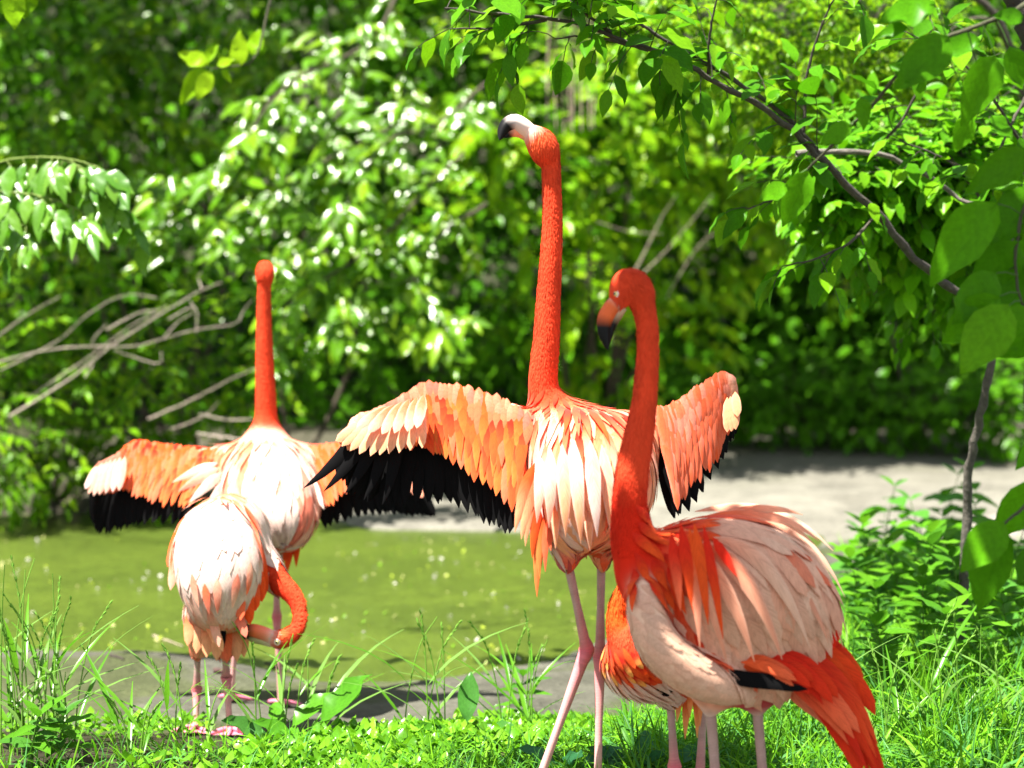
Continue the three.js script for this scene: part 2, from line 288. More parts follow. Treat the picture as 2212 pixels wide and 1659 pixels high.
shrub({ label: 'deep green blurred shrub on the far shore, right of the middle flamingo wing', base: [2.6, 16.2], clumps: [[1640, 620, 15.6, 0.9, 0.6, 0.5, 90], [1800, 500, 15.8, 0.9, 0.6, 0.5, 90], [1780, 760, 15.6, 0.9, 0.5, 0.5, 90], [1960, 640, 15.8, 0.9, 0.7, 0.5, 90], [1620, 780, 15.6, 0.6, 0.4, 0.4, 60], [1930, 800, 15.8, 0.8, 0.4, 0.4, 70], [2130, 720, 16, 0.8, 0.8, 0.5, 60]],
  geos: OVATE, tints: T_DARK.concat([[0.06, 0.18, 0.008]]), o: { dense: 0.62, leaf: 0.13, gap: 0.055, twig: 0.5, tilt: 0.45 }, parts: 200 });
shrub({ label: 'bright spray of leaves hanging over the dark far shore at right', base: [3.1, 13.6], clumps: [[1750, 420, 12.6, 0.35, 0.3, 0.3, 30], [1880, 480, 12.6, 0.3, 0.2, 0.2, 22]], sprays: [[[2100, 560, 13], [1960, 520, 12.6], [1860, 600, 12.4], [1800, 640, 12.3]], [[1900, 330, 12.8], [1760, 460, 12.5], [1640, 560, 12.3], [1560, 600, 12.2]]],
  geos: OVATE, tints: T_YEL, o: { dense: 0.62, leaf: 0.11, gap: 0.05, twig: 0.3, tilt: 0.4, face: 0.3, every: 0.09 }, parts: 150 });
shrub({ label: 'low bushes added along the far shore in place of its dark shaded ground, under the deep green shrub', base: [2.4, 13.6], clumps: [[1610, 850, 13.4, 0.5, 0.22, 0.35, 60], [1720, 880, 13.2, 0.55, 0.2, 0.35, 60], [1840, 870, 13.2, 0.55, 0.24, 0.35, 60], [1960, 890, 13, 0.55, 0.22, 0.35, 60], [2080, 880, 12.8, 0.5, 0.26, 0.35, 60], [2190, 880, 12.6, 0.5, 0.3, 0.35, 60]], geos: OVATE, tints: T_DARK, o: { dense: 0.9, leaf: 0.10, gap: 0.05, twig: 0.34, tilt: 0.5 }, parts: 100 });  // added bushes standing in for dark shaded ground on the bank
{ // the wood beyond
  reseed(55);
  const leaves = [];
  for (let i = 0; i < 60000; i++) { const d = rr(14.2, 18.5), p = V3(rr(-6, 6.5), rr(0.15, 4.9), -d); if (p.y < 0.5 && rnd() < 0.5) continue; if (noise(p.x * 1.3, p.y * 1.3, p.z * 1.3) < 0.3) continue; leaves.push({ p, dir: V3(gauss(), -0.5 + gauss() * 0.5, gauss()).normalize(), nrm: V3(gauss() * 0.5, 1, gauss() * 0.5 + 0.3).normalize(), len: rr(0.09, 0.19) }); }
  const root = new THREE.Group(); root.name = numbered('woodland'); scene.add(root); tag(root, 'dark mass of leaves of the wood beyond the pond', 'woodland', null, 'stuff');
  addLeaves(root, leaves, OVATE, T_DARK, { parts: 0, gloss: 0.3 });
}
// added trees; their unseen crowns above the frame shade and dapple the shrubs
function addedShadeTree(label, x, d, h, crown, tints, gap = 0.47) {
  const b = V3(x, groundHeight(x, d) - 0.05, -d), root = thing('added_shade_tree', label, 'tree', b), leaves = [], st = [];
  st.push(limb([b, V3(x + 0.1, h * 0.35, -d), V3(x - 0.1, h * 0.7, -d + 0.1), V3(x, h, -d)], 0.17, 0.06, 16, 10));
  for (const [cx, cy, cd, rx, ry, rz, n] of crown) {
    const c = V3(cx, cy, -cd); st.push(limb([V3(x, Math.min(h, cy * 0.75), -d), V3(lerp(x, cx, 0.5), cy * 0.95, lerp(-d, -cd, 0.5)), c], 0.05, 0.012, 10, 6));
    for (let i = 0; i < n; i++) { const q = randDir().multiplyScalar(Math.pow(rnd(), 0.4)), p = V3(cx + q.x * rx, cy + q.y * ry, -cd + q.z * rz); if (noise(p.x * 1.1 + 9, 3, p.z * 1.1) < gap) continue; if (inView(p, 1.05) && p.z > -11) continue; leaves.push({ p, dir: V3(gauss(), -0.4, gauss()).normalize(), nrm: V3(gauss() * 0.4, 1, gauss() * 0.4).normalize(), len: rr(0.1, 0.2) }); }
  }
  const g = mergeGeometries(st).translate(-b.x, -b.y, -b.z);
  part('trunk', g, bark([0.09, 0.075, 0.06]), root);
  addLeaves(root, leaves, OVATE, tints, { parts: 0, gloss: 0.4, stuff: 'crown' });
}
reseed(77);
addedShadeTree('added tree deep in the wood beyond the pond, its crown above the view to shade the leaves', -1.6, 19.5, 7.5, [[-4.0, 6.6, 16.2, 2.4, 0.6, 2.2, 5200], [-0.8, 6.6, 16.6, 2.2, 0.6, 2.2, 5200], [2.2, 6.8, 17.6, 2.2, 0.6, 1.6, 4200]], T_MID, 0.25);
addedShadeTree('added tree beyond the left end of the pond, its unseen crown above the view to shade the shrubs', -6.4, 12.5, 6.2, [[-3.1, 5.2, 11.0, 1.3, 0.6, 0.7, 3600], [-2.3, 5.7, 11.2, 1.1, 0.5, 0.6, 2600], [-3.6, 4.8, 9.5, 0.8, 0.5, 0.6, 1300]], T_MID, 0.28);
addedShadeTree('added tree beyond the right end of the pond, its unseen crown above the view to shade the far shore', 6.2, 14.5, 6.4, [[0.1, 5.9, 14.7, 1.4, 0.6, 0.8, 4200], [1.7, 5.6, 14.6, 1.6, 0.6, 0.8, 4200], [0.4, 5.6, 12.5, 1.6, 0.5, 0.8, 3400], [1.3, 5.7, 11.6, 1.6, 0.4, 0.6, 2600], [4.0, 5.0, 13.0, 1.4, 0.7, 1.0, 900]], T_MID, 0.3);
// ---------------------------------------------------------------- flamingos
const WHITE = [0.74, 0.57, 0.50], PALE = [0.82, 0.42, 0.30], PINK = [0.80, 0.22, 0.14], SALMON = [0.80, 0.15, 0.06], ORANGE = [0.80, 0.085, 0.008], RED = [0.68, 0.018, 0.003], NECK = [0.74, 0.058, 0.017], CREAM = [0.82, 0.38, 0.19], BLACK = [0.0035, 0.0035, 0.004], ROSE = [0.45, 0.04, 0.05];
const barb = tex(64, 256, (u, v) => {
  const x = Math.abs(u - 0.5) * 2, q = v * 46 - x * 9, n = noise(q * 1.3, x * 2 + (u > 0.5 ? 40 : 0), 1), m = noise(q * 4.1, x * 3 + (u > 0.5 ? 40 : 0), 6), rach = Math.exp(-Math.pow(x / 0.05, 2));
  const s = 0.80 + 0.36 * (n - 0.5) + 0.26 * (m - 0.5) + 0.1 * rach; const q2 = s + 0.1; return [clamp(q2 + 0.04, 0, 1), q2, q2];
}, false, false);
const featherMat = new THREE.MeshPhysicalMaterial({ vertexColors: true, map: barb, bumpMap: barb, bumpScale: 0.0006, roughness: 1, transmission: 0.2, thickness: 0, specularIntensity: 0.5, side: THREE.DoubleSide });
const darkFeatherMat = new THREE.MeshPhysicalMaterial({ vertexColors: true, map: barb, roughness: 0.85, specularIntensity: 0.15, side: THREE.DoubleSide });
const bodyMat = new THREE.MeshPhysicalMaterial({ vertexColors: true, roughness: 0.9, specularIntensity: 0.4 });
const fluffMat = new THREE.MeshPhysicalMaterial({ color: 0xffffff, roughness: 0.9, specularIntensity: 0.4, side: THREE.DoubleSide });
const scaleTex = tex(64, 128, (u, v) => { const q = v * 14 + 0.15 * Math.sin(u * 12), f = q - Math.floor(q), s = 0.9 + 0.07 * Math.sin(f * Math.PI) + 0.3 * (wrapNoise(u, v, 16, 4, 3) - 0.5); return [s, s, s]; }, false); scaleTex.repeat.set(1, 12);
const legMat = new THREE.MeshStandardMaterial({ vertexColors: true, map: scaleTex, bumpMap: scaleTex, bumpScale: 0.0008, roughness: 0.62 });
const beakMat = new THREE.MeshPhysicalMaterial({ vertexColors: true, roughness: 0.5, specularIntensity: 0.35 });
const irisMat = new THREE.MeshPhysicalMaterial({ color: lin(0.75, 0.62, 0.22), roughness: 0.2, clearcoat: 1, clearcoatRoughness: 0.05 });
const pupilMat = new THREE.MeshPhysicalMaterial({ color: lin(0.008, 0.008, 0.008), roughness: 0.15, clearcoat: 1, clearcoatRoughness: 0.05 });
const skinMat = new THREE.MeshStandardMaterial({ color: lin(0.8, 0.62, 0.55), roughness: 0.7 });

const smin = (a, b, k) => { const h = Math.max(k - Math.abs(a - b), 0) / k; return Math.min(a, b) - h * h * k * 0.25; };
class Flesh { // smooth union of tapered chains: [v, w, distance, radius, colour] stations
  constructor() { this.chains = []; }
  chain(stations, k = 0.03, sub = 7) {
    const n = (stations.length - 1) * sub, p = new Float32Array((n + 1) * 4), c = [];
    const flat = stations.map(([v, w, d, r]) => { const q = at(v, w, d); return [q.x, q.y, q.z, r]; });
    for (let i = 0; i <= n; i++) { const q = poly(flat, i / n), u = i / n * (stations.length - 1), j = Math.min(Math.floor(u), stations.length - 2); p.set(q, i * 4); c.push(mix3(stations[j][4], stations[j + 1][4], u - j)); }
    const box = new THREE.Box3(); for (let i = 0; i <= n; i++) box.expandByPoint(V3(p[i * 4], p[i * 4 + 1], p[i * 4 + 2]));
    let rm = 0; for (let i = 0; i <= n; i++) rm = Math.max(rm, p[i * 4 + 3]);
    this.chains.push({ p, n, c, k, box, rm, hit: 0 }); return this;
  }
  one(ch, x, y, z) {
    let best = 1e9, bi = 0; const p = ch.p;
    for (let i = 0; i < ch.n; i++) {
      const o = i * 4, ax = p[o], ay = p[o + 1], az = p[o + 2], dx = p[o + 4] - ax, dy = p[o + 5] - ay, dz = p[o + 6] - az, px = x - ax, py = y - ay, pz = z - az;
      const t = Math.max(0, Math.min(1, (px * dx + py * dy + pz * dz) / (dx * dx + dy * dy + dz * dz + 1e-12))), ex = px - dx * t, ey = py - dy * t, ez = pz - dz * t;
      const d = Math.sqrt(ex * ex + ey * ey + ez * ez) - (p[o + 3] + (p[o + 7] - p[o + 3]) * t); if (d < best) { best = d; bi = i + t; }
    }
    ch.hit = bi; return best;
  }
  d(x, y, z) {
    let v = 1e9;
    for (const ch of this.chains) {
      const b = ch.box, bx = Math.max(b.min.x - x, 0, x - b.max.x), by = Math.max(b.min.y - y, 0, y - b.max.y), bz = Math.max(b.min.z - z, 0, z - b.max.z), far = Math.sqrt(bx * bx + by * by + bz * bz) - ch.rm;
      if (far > v + ch.k) continue;
      v = v > 1e8 ? this.one(ch, x, y, z) : smin(v, this.one(ch, x, y, z), ch.k);
    }
    return v;
  }
  grad(p, out = V3()) { const e = 0.002; return out.set(this.d(p.x + e, p.y, p.z) - this.d(p.x - e, p.y, p.z), this.d(p.x, p.y + e, p.z) - this.d(p.x, p.y - e, p.z), this.d(p.x, p.y, p.z + e) - this.d(p.x, p.y, p.z - e)).normalize(); }
  color(p) { let s = 0, c = [0, 0, 0]; for (const ch of this.chains) { const w = Math.exp(-Math.max(-0.05, this.one(ch, p.x, p.y, p.z)) * 160), k = ch.c[Math.min(Math.round(ch.hit), ch.n)]; s += w; c = [c[0] + k[0] * w, c[1] + k[1] * w, c[2] + k[2] * w]; } return mul3(c, 1 / s); }
  mesh(cell) {
    const box = new THREE.Box3(); for (const ch of this.chains) { box.expandByPoint(ch.box.min.clone().subScalar(ch.rm)); box.expandByPoint(ch.box.max.clone().addScalar(ch.rm)); } box.expandByScalar(0.02);
    const B = 6, dim = ['x', 'y', 'z'].map((a) => Math.ceil((box.max[a] - box.min[a]) / cell / B) * B + 1), [nx, ny, nz] = dim, lo = box.min;
    const f = new Float32Array(nx * ny * nz).fill(1), id = (i, j, k) => i + nx * (j + ny * k);
    for (let K0 = 0; K0 < nz; K0 += B) for (let J0 = 0; J0 < ny; J0 += B) for (let I0 = 0; I0 < nx; I0 += B) {
      const c = this.d(lo.x + (I0 + B / 2) * cell, lo.y + (J0 + B / 2) * cell, lo.z + (K0 + B / 2) * cell), skip = Math.abs(c) > B * cell * 0.87 * 1.25;
      for (let k = K0; k < Math.min(K0 + B, nz); k++) for (let j = J0; j < Math.min(J0 + B, ny); j++) for (let i = I0; i < Math.min(I0 + B, nx); i++) f[id(i, j, k)] = skip ? c : this.d(lo.x + i * cell, lo.y + j * cell, lo.z + k * cell);
    }
    const vid = new Int32Array(nx * ny * nz).fill(-1), pos = [], idx = [];
    const E = [[0, 1], [2, 3], [4, 5], [6, 7], [0, 2], [1, 3], [4, 6], [5, 7], [0, 4], [1, 5], [2, 6], [3, 7]], g = new Float32Array(8);
    for (let k = 0; k < nz - 1; k++) for (let j = 0; j < ny - 1; j++) for (let i = 0; i < nx - 1; i++) {
      let m = 0; for (let c = 0; c < 8; c++) { g[c] = f[id(i + (c & 1), j + ((c >> 1) & 1), k + (c >> 2))]; if (g[c] < 0) m |= 1 << c; }
      if (!m || m === 255) continue;
      let n = 0, x = 0, y = 0, z = 0;
      for (const [a, b] of E) if ((g[a] < 0) !== (g[b] < 0)) { const t = g[a] / (g[a] - g[b]); x += (a & 1) + ((b & 1) - (a & 1)) * t; y += ((a >> 1) & 1) + (((b >> 1) & 1) - ((a >> 1) & 1)) * t; z += (a >> 2) + ((b >> 2) - (a >> 2)) * t; n++; }
      vid[id(i, j, k)] = pos.length / 3; pos.push(lo.x + (i + x / n) * cell, lo.y + (j + y / n) * cell, lo.z + (k + z / n) * cell);
    }
    const quad = (a, b, c, d, flip) => { if (a < 0 || b < 0 || c < 0 || d < 0) return; flip ? idx.push(a, c, b, a, d, c) : idx.push(a, b, c, a, c, d); };
    for (let k = 1; k < nz - 1; k++) for (let j = 1; j < ny - 1; j++) for (let i = 1; i < nx - 1; i++) {
      const v = f[id(i, j, k)] < 0;
      if (v !== (f[id(i + 1, j, k)] < 0)) quad(vid[id(i, j - 1, k - 1)], vid[id(i, j, k - 1)], vid[id(i, j, k)], vid[id(i, j - 1, k)], !v);
      if (v !== (f[id(i, j + 1, k)] < 0)) quad(vid[id(i - 1, j, k - 1)], vid[id(i - 1, j, k)], vid[id(i, j, k)], vid[id(i, j, k - 1)], !v);
      if (v !== (f[id(i, j, k + 1)] < 0)) quad(vid[id(i - 1, j - 1, k)], vid[id(i, j - 1, k)], vid[id(i, j, k)], vid[id(i - 1, j, k)], !v);
    }
    const nrm = [], col = [], p = V3(), n = V3();
    for (let i = 0; i < pos.length; i += 3) {
      p.set(pos[i], pos[i + 1], pos[i + 2]); this.grad(p, n); nrm.push(n.x, n.y, n.z);
      const s = 0.86 + 0.28 * noise(p.x * 90, p.y * 30, p.z * 90) - 0.2 * noise(p.x * 25, p.y * 14, p.z * 25) + 0.05; col.push(...mul3(this.color(p), s));
    }
    return geoFrom(pos, idx, { normal: nrm, color: col });
  }
}
const SHAPES = {
  covert: (u) => Math.pow(Math.min(1, u / 0.35), 0.6) * Math.sqrt(Math.max(0, 1 - Math.pow(Math.max(0, (u - 0.55) / 0.45), 2.2))),
  plume: (u) => Math.pow(Math.min(1, u / 0.3), 0.7) * Math.pow(Math.max(0, 1 - Math.pow(Math.max(0, (u - 0.3) / 0.7), 1.8)), 0.9),
  flight: (u) => Math.pow(Math.min(1, u / 0.15), 0.6) * (1 - 0.25 * u) * Math.sqrt(Math.max(0, 1 - Math.pow(Math.max(0, (u - 0.7) / 0.3), 1.7))),
  point: (u) => Math.pow(Math.min(1, u / 0.12), 0.6) * Math.pow(Math.max(0, 1 - Math.pow(u, 1.7)), 0.8),
};
// a feather along a spine with a normal at each point; c(u, s) gives its colour
function blade(spine, norms, W, shape, color, camber = 0.25, ragged = 0.12) {
  const n = spine.length, S = [-1, -0.5, 0, 0.5, 1], pos = [], uv = [], col = [], nrm = [], idx = [], t = V3(), a = V3(), q = V3();
  const tone = rr(0.9, 1.08);
  for (let i = 0; i < n; i++) {
    const u = i / (n - 1); t.subVectors(spine[Math.min(i + 1, n - 1)], spine[Math.max(i - 1, 0)]).normalize(); a.crossVectors(norms[i], t).normalize();
    const w = Math.max(0.0006, W * SHAPES[shape](u)), nn = V3().crossVectors(t, a);
    for (const s of S) {
      const e = Math.abs(s) === 1 ? 1 - (u > 0.3 ? ragged * rnd() : 0) : 1, back = Math.abs(s) === 1 && i > 0 && i < n - 1 ? (rnd() - 0.5) * ragged * W * 1.2 : 0;
      q.copy(spine[i]).addScaledVector(a, s * w * e).addScaledVector(nn, -camber * w * s * s).addScaledVector(t, back); pos.push(q.x, q.y, q.z); uv.push(s * 0.5 + 0.5, u);
      q.copy(nn).addScaledVector(a, s * camber * 1.6).normalize(); nrm.push(q.x, q.y, q.z);
      col.push(...mul3(color(u, s), tone));
    }
  }
  for (let i = 0; i < n - 1; i++) for (let s = 0; s < 4; s++) { const b = i * 5 + s; idx.push(b, b + 1, b + 5, b + 1, b + 6, b + 5); }
  { const m = Math.floor(n / 2) * 5 + 2, P = (k) => V3(pos[k * 3], pos[k * 3 + 1], pos[k * 3 + 2]), f = P(m + 1).sub(P(m)).cross(P(m + 5).sub(P(m))); if (f.dot(V3(nrm[m * 3], nrm[m * 3 + 1], nrm[m * 3 + 2])) < 0) for (let i = 0; i < idx.length; i += 3) { const t = idx[i]; idx[i] = idx[i + 1]; idx[i + 1] = t; } }
  return geoFrom(pos, idx, { uv, color: col, normal: nrm });
}
const two = (c0, c1, a = 0.3, b = 0.9, edge = null) => (u, s) => { const c = mix3(c0, c1, smoothstep(u, a, b)); return edge ? mix3(c, edge, Math.abs(s) > 0.9 ? 0.5 : 0) : c; };
// a feather from root to tip, bowed along `n`
function quill(root, tip, n, bow, W, shape, color, sag = 0) {
  const m = 8, sp = [], no = [], L = root.distanceTo(tip), ax = tip.clone().sub(root).normalize(), nn = n.clone().addScaledVector(ax, -n.dot(ax)).normalize(), side = V3().crossVectors(ax, nn);
  for (let i = 0; i <= m; i++) { const u = i / m; sp.push(root.clone().lerp(tip, u).addScaledVector(nn, bow * L * 4 * u * (1 - u)).addScaledVector(side, sag * L * 4 * u * (1 - u))); no.push(nn.clone().addScaledVector(ax, bow * 4 * (2 * u - 1)).normalize()); }
  return blade(sp, no, W, shape, color, 0.22);
}
// a feather that lies along the body: it follows `flow`, held `lift` metres off the flesh
function lay(flesh, root, flow, L, W, shape, color, lift0, lift1, stick = 0.6) {
  const m = 8, st = L / m, sp = [], no = [], p = root.clone(), n = V3(), dir = V3();
  for (let i = 0; i <= m; i++) {
    const want = lerp(lift0, lift1, i / m);
    const d = flesh.d(p.x, p.y, p.z); flesh.grad(p, n);
    if (d < want) p.addScaledVector(n, want - d); else p.addScaledVector(n, (want - d) * stick);
    sp.push(p.clone()); no.push(n.clone());
    flow(p, n, dir); dir.addScaledVector(n, -dir.dot(n) * (d < want + 0.012 ? 1 : 0.2)).normalize(); p.addScaledVector(dir, st);
  }
  return blade(sp, no, W, shape, color, 0.13, 0.1);
}
function blank(geos, mat, name, parent, off) { if (geos.length) { const m = part(name, mergeGeometries(geos).translate(-off.x, -off.y, -off.z), mat, parent, 'stuff'); return m; } }

class Bird {
  constructor(label, base) { this.root = thing('flamingo', label, 'flamingo', base); this.off = base; this.f = []; this.flesh = new Flesh(); }
  body(cell = 0.0065) { const g = this.flesh.mesh(cell); this.skin = g.clone(); this.bodyMesh = part('body', g.translate(-this.off.x, -this.off.y, -this.off.z), bodyMat, this.root); return this; }
  feather(geo, mat, size, name, wing) { this.f.push({ geo, mat, size, name, wing }); }
  // small feathers that lie close on neck and breast
  fluff(len, wid, keep, flow, tilt = 0.03) {
    const P = this.skin.attributes.position, N = this.skin.attributes.normal, C = this.skin.attributes.color, list = [], p = V3(), n = V3(), d = V3();
    for (let ii = 0; ii < P.count * 4; ii++) { const i = ii >> 2; p.fromBufferAttribute(P, i); if (!keep(p)) continue; n.fromBufferAttribute(N, i); p.add(randDir().projectOnPlane(n).multiplyScalar(0.006)); flow(p, n, d); d.addScaledVector(n, -d.dot(n)).normalize().addScaledVector(n, tilt * rr(0.3, 1.3)).add(randDir().multiplyScalar(0.10)); list.push({ p: p.clone().addScaledVector(n, -0.0008), dir: d.clone(), nrm: n.clone(), len: len * rr(0.7, 1.3), wide: wid, c: [C.getX(i), C.getY(i), C.getZ(i)] }); }
    const im = shade(new THREE.InstancedMesh(TUFT, fluffMat, list.length)), c = new THREE.Color(); im.name = 'down'; im.userData.kind = 'stuff';
    list.forEach((l, i) => { leafMatrix(l, M4); M4.elements[12] -= this.off.x; M4.elements[13] -= this.off.y; M4.elements[14] -= this.off.z; im.setMatrixAt(i, M4); const k = rr(0.93, 1.07); im.setColorAt(i, c.setRGB(Math.min(0.9, l.c[0] * k), l.c[1] * k, l.c[2] * k)); });
    this.root.add(im); return this;
  }
  // feathers spaced over the flesh: spec(p, n) -> { L, W, shape, color, lift } or null
  tract(spacing, spec, flow, stick = 0.6, name = 'feather') {
    const P = this.skin.attributes.position, N = this.skin.attributes.normal, order = [...Array(P.count).keys()], cells = new Map(), p = V3(), n = V3();
    for (let i = order.length - 1; i > 0; i--) { const j = Math.floor(rnd() * (i + 1)); [order[i], order[j]] = [order[j], order[i]]; }
    const picks = [];
    for (const i of order) {
      p.fromBufferAttribute(P, i); const key = (a, b, c) => a * 4096 * 4096 + b * 4096 + c, cx = Math.floor(p.x / spacing) + 2000, cy = Math.floor(p.y / spacing) + 2000, cz = Math.floor(p.z / spacing) + 2000; let ok = true;
      for (let a = -1; a <= 1 && ok; a++) for (let b = -1; b <= 1 && ok; b++) for (let c = -1; c <= 1 && ok; c++) { const q = cells.get(key(cx + a, cy + b, cz + c)); if (q) for (const r of q) if (r.distanceToSquared(p) < spacing * spacing) { ok = false; break; } }
      if (!ok) continue; n.fromBufferAttribute(N, i); const s = spec(p, n); if (!s) continue;
      const k = key(cx, cy, cz); if (!cells.has(k)) cells.set(k, []); cells.get(k).push(p.clone()); picks.push([p.clone(), n.clone(), s]);
    }
    for (const [q, m, s] of picks) {
      const g = lay(this.flesh, q, flow, s.L * rr(0.85, 1.15), s.W * rr(0.85, 1.1), s.shape ?? 'plume', s.color, s.l0 ?? 0.001, s.l1 ?? 0.012, stick);
      const face = Math.max(0, m.z + 0.15); this.feather(g, featherMat, s.W * 2 * pixelsPerMetre(q) * face * Math.sqrt(s.L * 8), name);
    }
    return this;
  }
  // single feathers laid over the flesh from given roots, seen from the front
  streaks(list, flow) {
    for (const [v, w, L, W, c0, c1] of list) {
      const eye = V3(0, EYE, 0), far = at(v, w, 6), dir = far.clone().sub(eye).normalize(), p = eye.clone(); let t = 2.8, hit = false;
      for (let i = 0; i < 80; i++) { p.copy(eye).addScaledVector(dir, t); const d = this.flesh.d(p.x, p.y, p.z); if (d < 0.001) { hit = true; break; } t += d * 0.9; if (t > 7) break; }
      if (hit) this.feather(lay(this.flesh, p, flow, L, W, 'plume', two(c0, c1, 0.2, 0.85), 0.011, 0.02, 0.6), featherMat, 70, 'feather');
    }
    return this;
  }
  // a spread wing from stations [lead, covert edge, flight tips]
  wing(st, o) {
    const L = st.map((s) => s[0]), E = st.map((s) => s[1]), F = st.map((s) => s[2]), w = { small: [], flight: [], feathers: [] };
    const ptOn = (list, t) => { const q = poly(list, t); return at(q[0], q[1], q[2]); };
    const normalAt = (t) => { const a = ptOn(L, Math.min(1, t + 0.03)).sub(ptOn(L, Math.max(0, t - 0.03))), b = ptOn(E, t).sub(ptOn(L, t)), n = V3().crossVectors(a, b).normalize(); return n.z < 0 ? n.negate() : n; };
    const span = (() => { let s = 0; for (let i = 0; i < 20; i++) s += ptOn(E, i / 20).distanceTo(ptOn(E, (i + 1) / 20)); return s; })();
    this.wings ??= []; this.wings.push(w);
    const slant = o.slant ?? 0;
    const row = (n, a, b, lift, width, shape, color, tips, mat, jitter = 0.02, flightRow = false) => {
      for (let i = 0; i < n; i++) {
        const t = (i + 0.5) / n + rr(-0.2, 0.2) / n, N = normalAt(t), t2 = clamp(t + slant * (b - a), 0, 1), root = ptOn(L, t).lerp(ptOn(E, t), a + rr(-jitter, jitter)), tip = flightRow ? ptOn(tips, t2) : ptOn(L, t2).lerp(ptOn(E, t2), b + rr(-jitter, jitter));
        root.addScaledVector(N, lift); tip.addScaledVector(N, lift * 0.7 + (flightRow ? 0 : 0.004));
        if (flightRow) tip.add(randDir().multiplyScalar(0.004));
        const W = span / n * width, g = quill(root, tip, N, flightRow ? 0.03 : 0.05, W, shape, color(t, b), rr(-0.03, 0.03));
        (flightRow || b > 0.45 ? w.feathers : w.small).push({ geo: g, mat, size: W * 2 * pixelsPerMetre(root), flightRow });
      }
    };
    row(o.nFlight ?? 24, 0.25, 1, -0.012, 0.95, o.pointed ? 'point' : 'flight', () => two(BLACK, BLACK), F, darkFeatherMat, 0.02, true);
    row(o.nFlight ?? 24, 0.35, 1, -0.017, 0.95, 'flight', () => two(BLACK, BLACK), F, darkFeatherMat, 0.02, true);
    const N = o.n ?? 24;
    row(Math.round(N * 1.15), 0.36, 1.0, 0.000, 0.85, 'covert', o.color, null, featherMat, 0.05);
    row(Math.round(N * 1.2), 0.2, 0.82, 0.005, 0.9, 'plume', o.color, null, featherMat, 0.06);
    row(Math.round(N * 1.3), 0.1, 0.66, 0.008, 1.2, 'plume', o.color, null, featherMat, 0.07);
    row(Math.round(N * 1.4), 0.03, 0.5, 0.010, 1.4, 'plume', o.color, null, featherMat, 0.07);
    row(Math.round(N * 1.6), -0.02, 0.36, 0.012, 1.5, 'plume', o.color, null, featherMat, 0.06);
    row(Math.round(N * 1.9), -0.05, 0.23, 0.013, 1.6, 'plume', o.color, null, featherMat, 0.05);
    row(Math.round(N * 2.1), -0.07, 0.13, 0.012, 1.6, 'plume', o.color, null, featherMat, 0.04);
    return this;
  }
  beak(curve, radii, colors, squash, name = 'beak') { const n = 18, pts = curvePts(curve, n), r = curveLerp(radii, n); r[n] = 0.0006; part(name, sweep(pts, r, 14, curveLerp(colors, n), squash).translate(-this.off.x, -this.off.y, -this.off.z), beakMat, this.root); return this; }
  eye(p, n, r) { const e = part('eye', new THREE.SphereGeometry(r, 14, 10), irisMat, this.root); e.position.copy(p).sub(this.off); const q = part('pupil', new THREE.SphereGeometry(r * 0.62, 12, 8), pupilMat, e); q.position.copy(n).normalize().multiplyScalar(r * 0.5); const ring = part('eye_ring', new THREE.TorusGeometry(r * 1.15, r * 0.3, 6, 16), skinMat, this.root); ring.position.copy(p).sub(this.off).addScaledVector(n, r * 0.15); ring.quaternion.setFromUnitVectors(V3(0, 0, 1), n.clone().normalize()); return this; }
  // leg: hip, hock, ankle points; toes point along `face`
  leg(hip, hock, foot, face, s = 1) {
    const GREY = [0.42, 0.27, 0.25], JOINT = [0.62, 0.12, 0.16], SHIN = [0.60, 0.32, 0.30];
    const mid1 = hip.clone().lerp(hock, 0.5), h0 = hock.clone().lerp(hip, 0.12), h1 = hock.clone().lerp(foot, 0.10), mid2 = hock.clone().lerp(foot, 0.5);
    const pts = curvePts([hip, mid1, h0, hock, h1, mid2, foot], 48), r = curveLerp([0.010, 0.0085, 0.011, 0.0165, 0.0125, 0.0082, 0.009].map((q) => q * s), 48), c = curveLerp([GREY, GREY, mix3(GREY, JOINT, 0.5), JOINT, mix3(JOINT, SHIN, 0.35), SHIN, SHIN], 48).map((q) => mul3(q, rr(0.9, 1.1)));
    const leg = part('leg', sweep(pts, r, 10, c).translate(-this.off.x, -this.off.y, -this.off.z), legMat, this.root);
    const g = [], f = foot.clone(), tips = [];
    for (const a of [-0.75, 0, 0.75]) { const d = V3(face.x * Math.cos(a) - face.z * Math.sin(a), 0, face.x * Math.sin(a) + face.z * Math.cos(a)).normalize(), tip = f.clone().addScaledVector(d, 0.085 * s); tip.y = groundHeight(tip.x, -tip.z) + 0.006; tips.push(tip); const pp = [f.clone().add(V3(0, 0.008, 0)), f.clone().lerp(tip, 0.35).add(V3(0, 0.008, 0)), f.clone().lerp(tip, 0.75).add(V3(0, 0.003, 0)), tip]; g.push(sweep(curvePts(pp, 9), curveLerp([0.009, 0.007, 0.0065, 0.002].map((q) => q * s), 9), 7, curveLerp([[0.62, 0.15, 0.22], [0.62, 0.17, 0.26], [0.5, 0.14, 0.22]], 9))); }
    for (let k = 0; k < 2; k++) { const a = f.clone().add(V3(0, 0.006, 0)), b = f.clone().lerp(tips[k], 0.88), c2 = f.clone().lerp(tips[k + 1], 0.88), m = b.clone().lerp(c2, 0.5).lerp(f, 0.18); for (const [x, y, z] of [[a, b, m], [a, m, c2]]) g.push(geoFrom([x.x, x.y, x.z, y.x, y.y, y.z, z.x, z.y, z.z], [0, 1, 2], { uv: [0, 0, 1, 0, 1, 1], color: [0.6, 0.16, 0.24, 0.6, 0.16, 0.24, 0.6, 0.16, 0.24] })); }
    part('foot', mergeGeometries(g).translate(-this.off.x, -this.off.y, -this.off.z), footMat, leg);
    return this;
  }
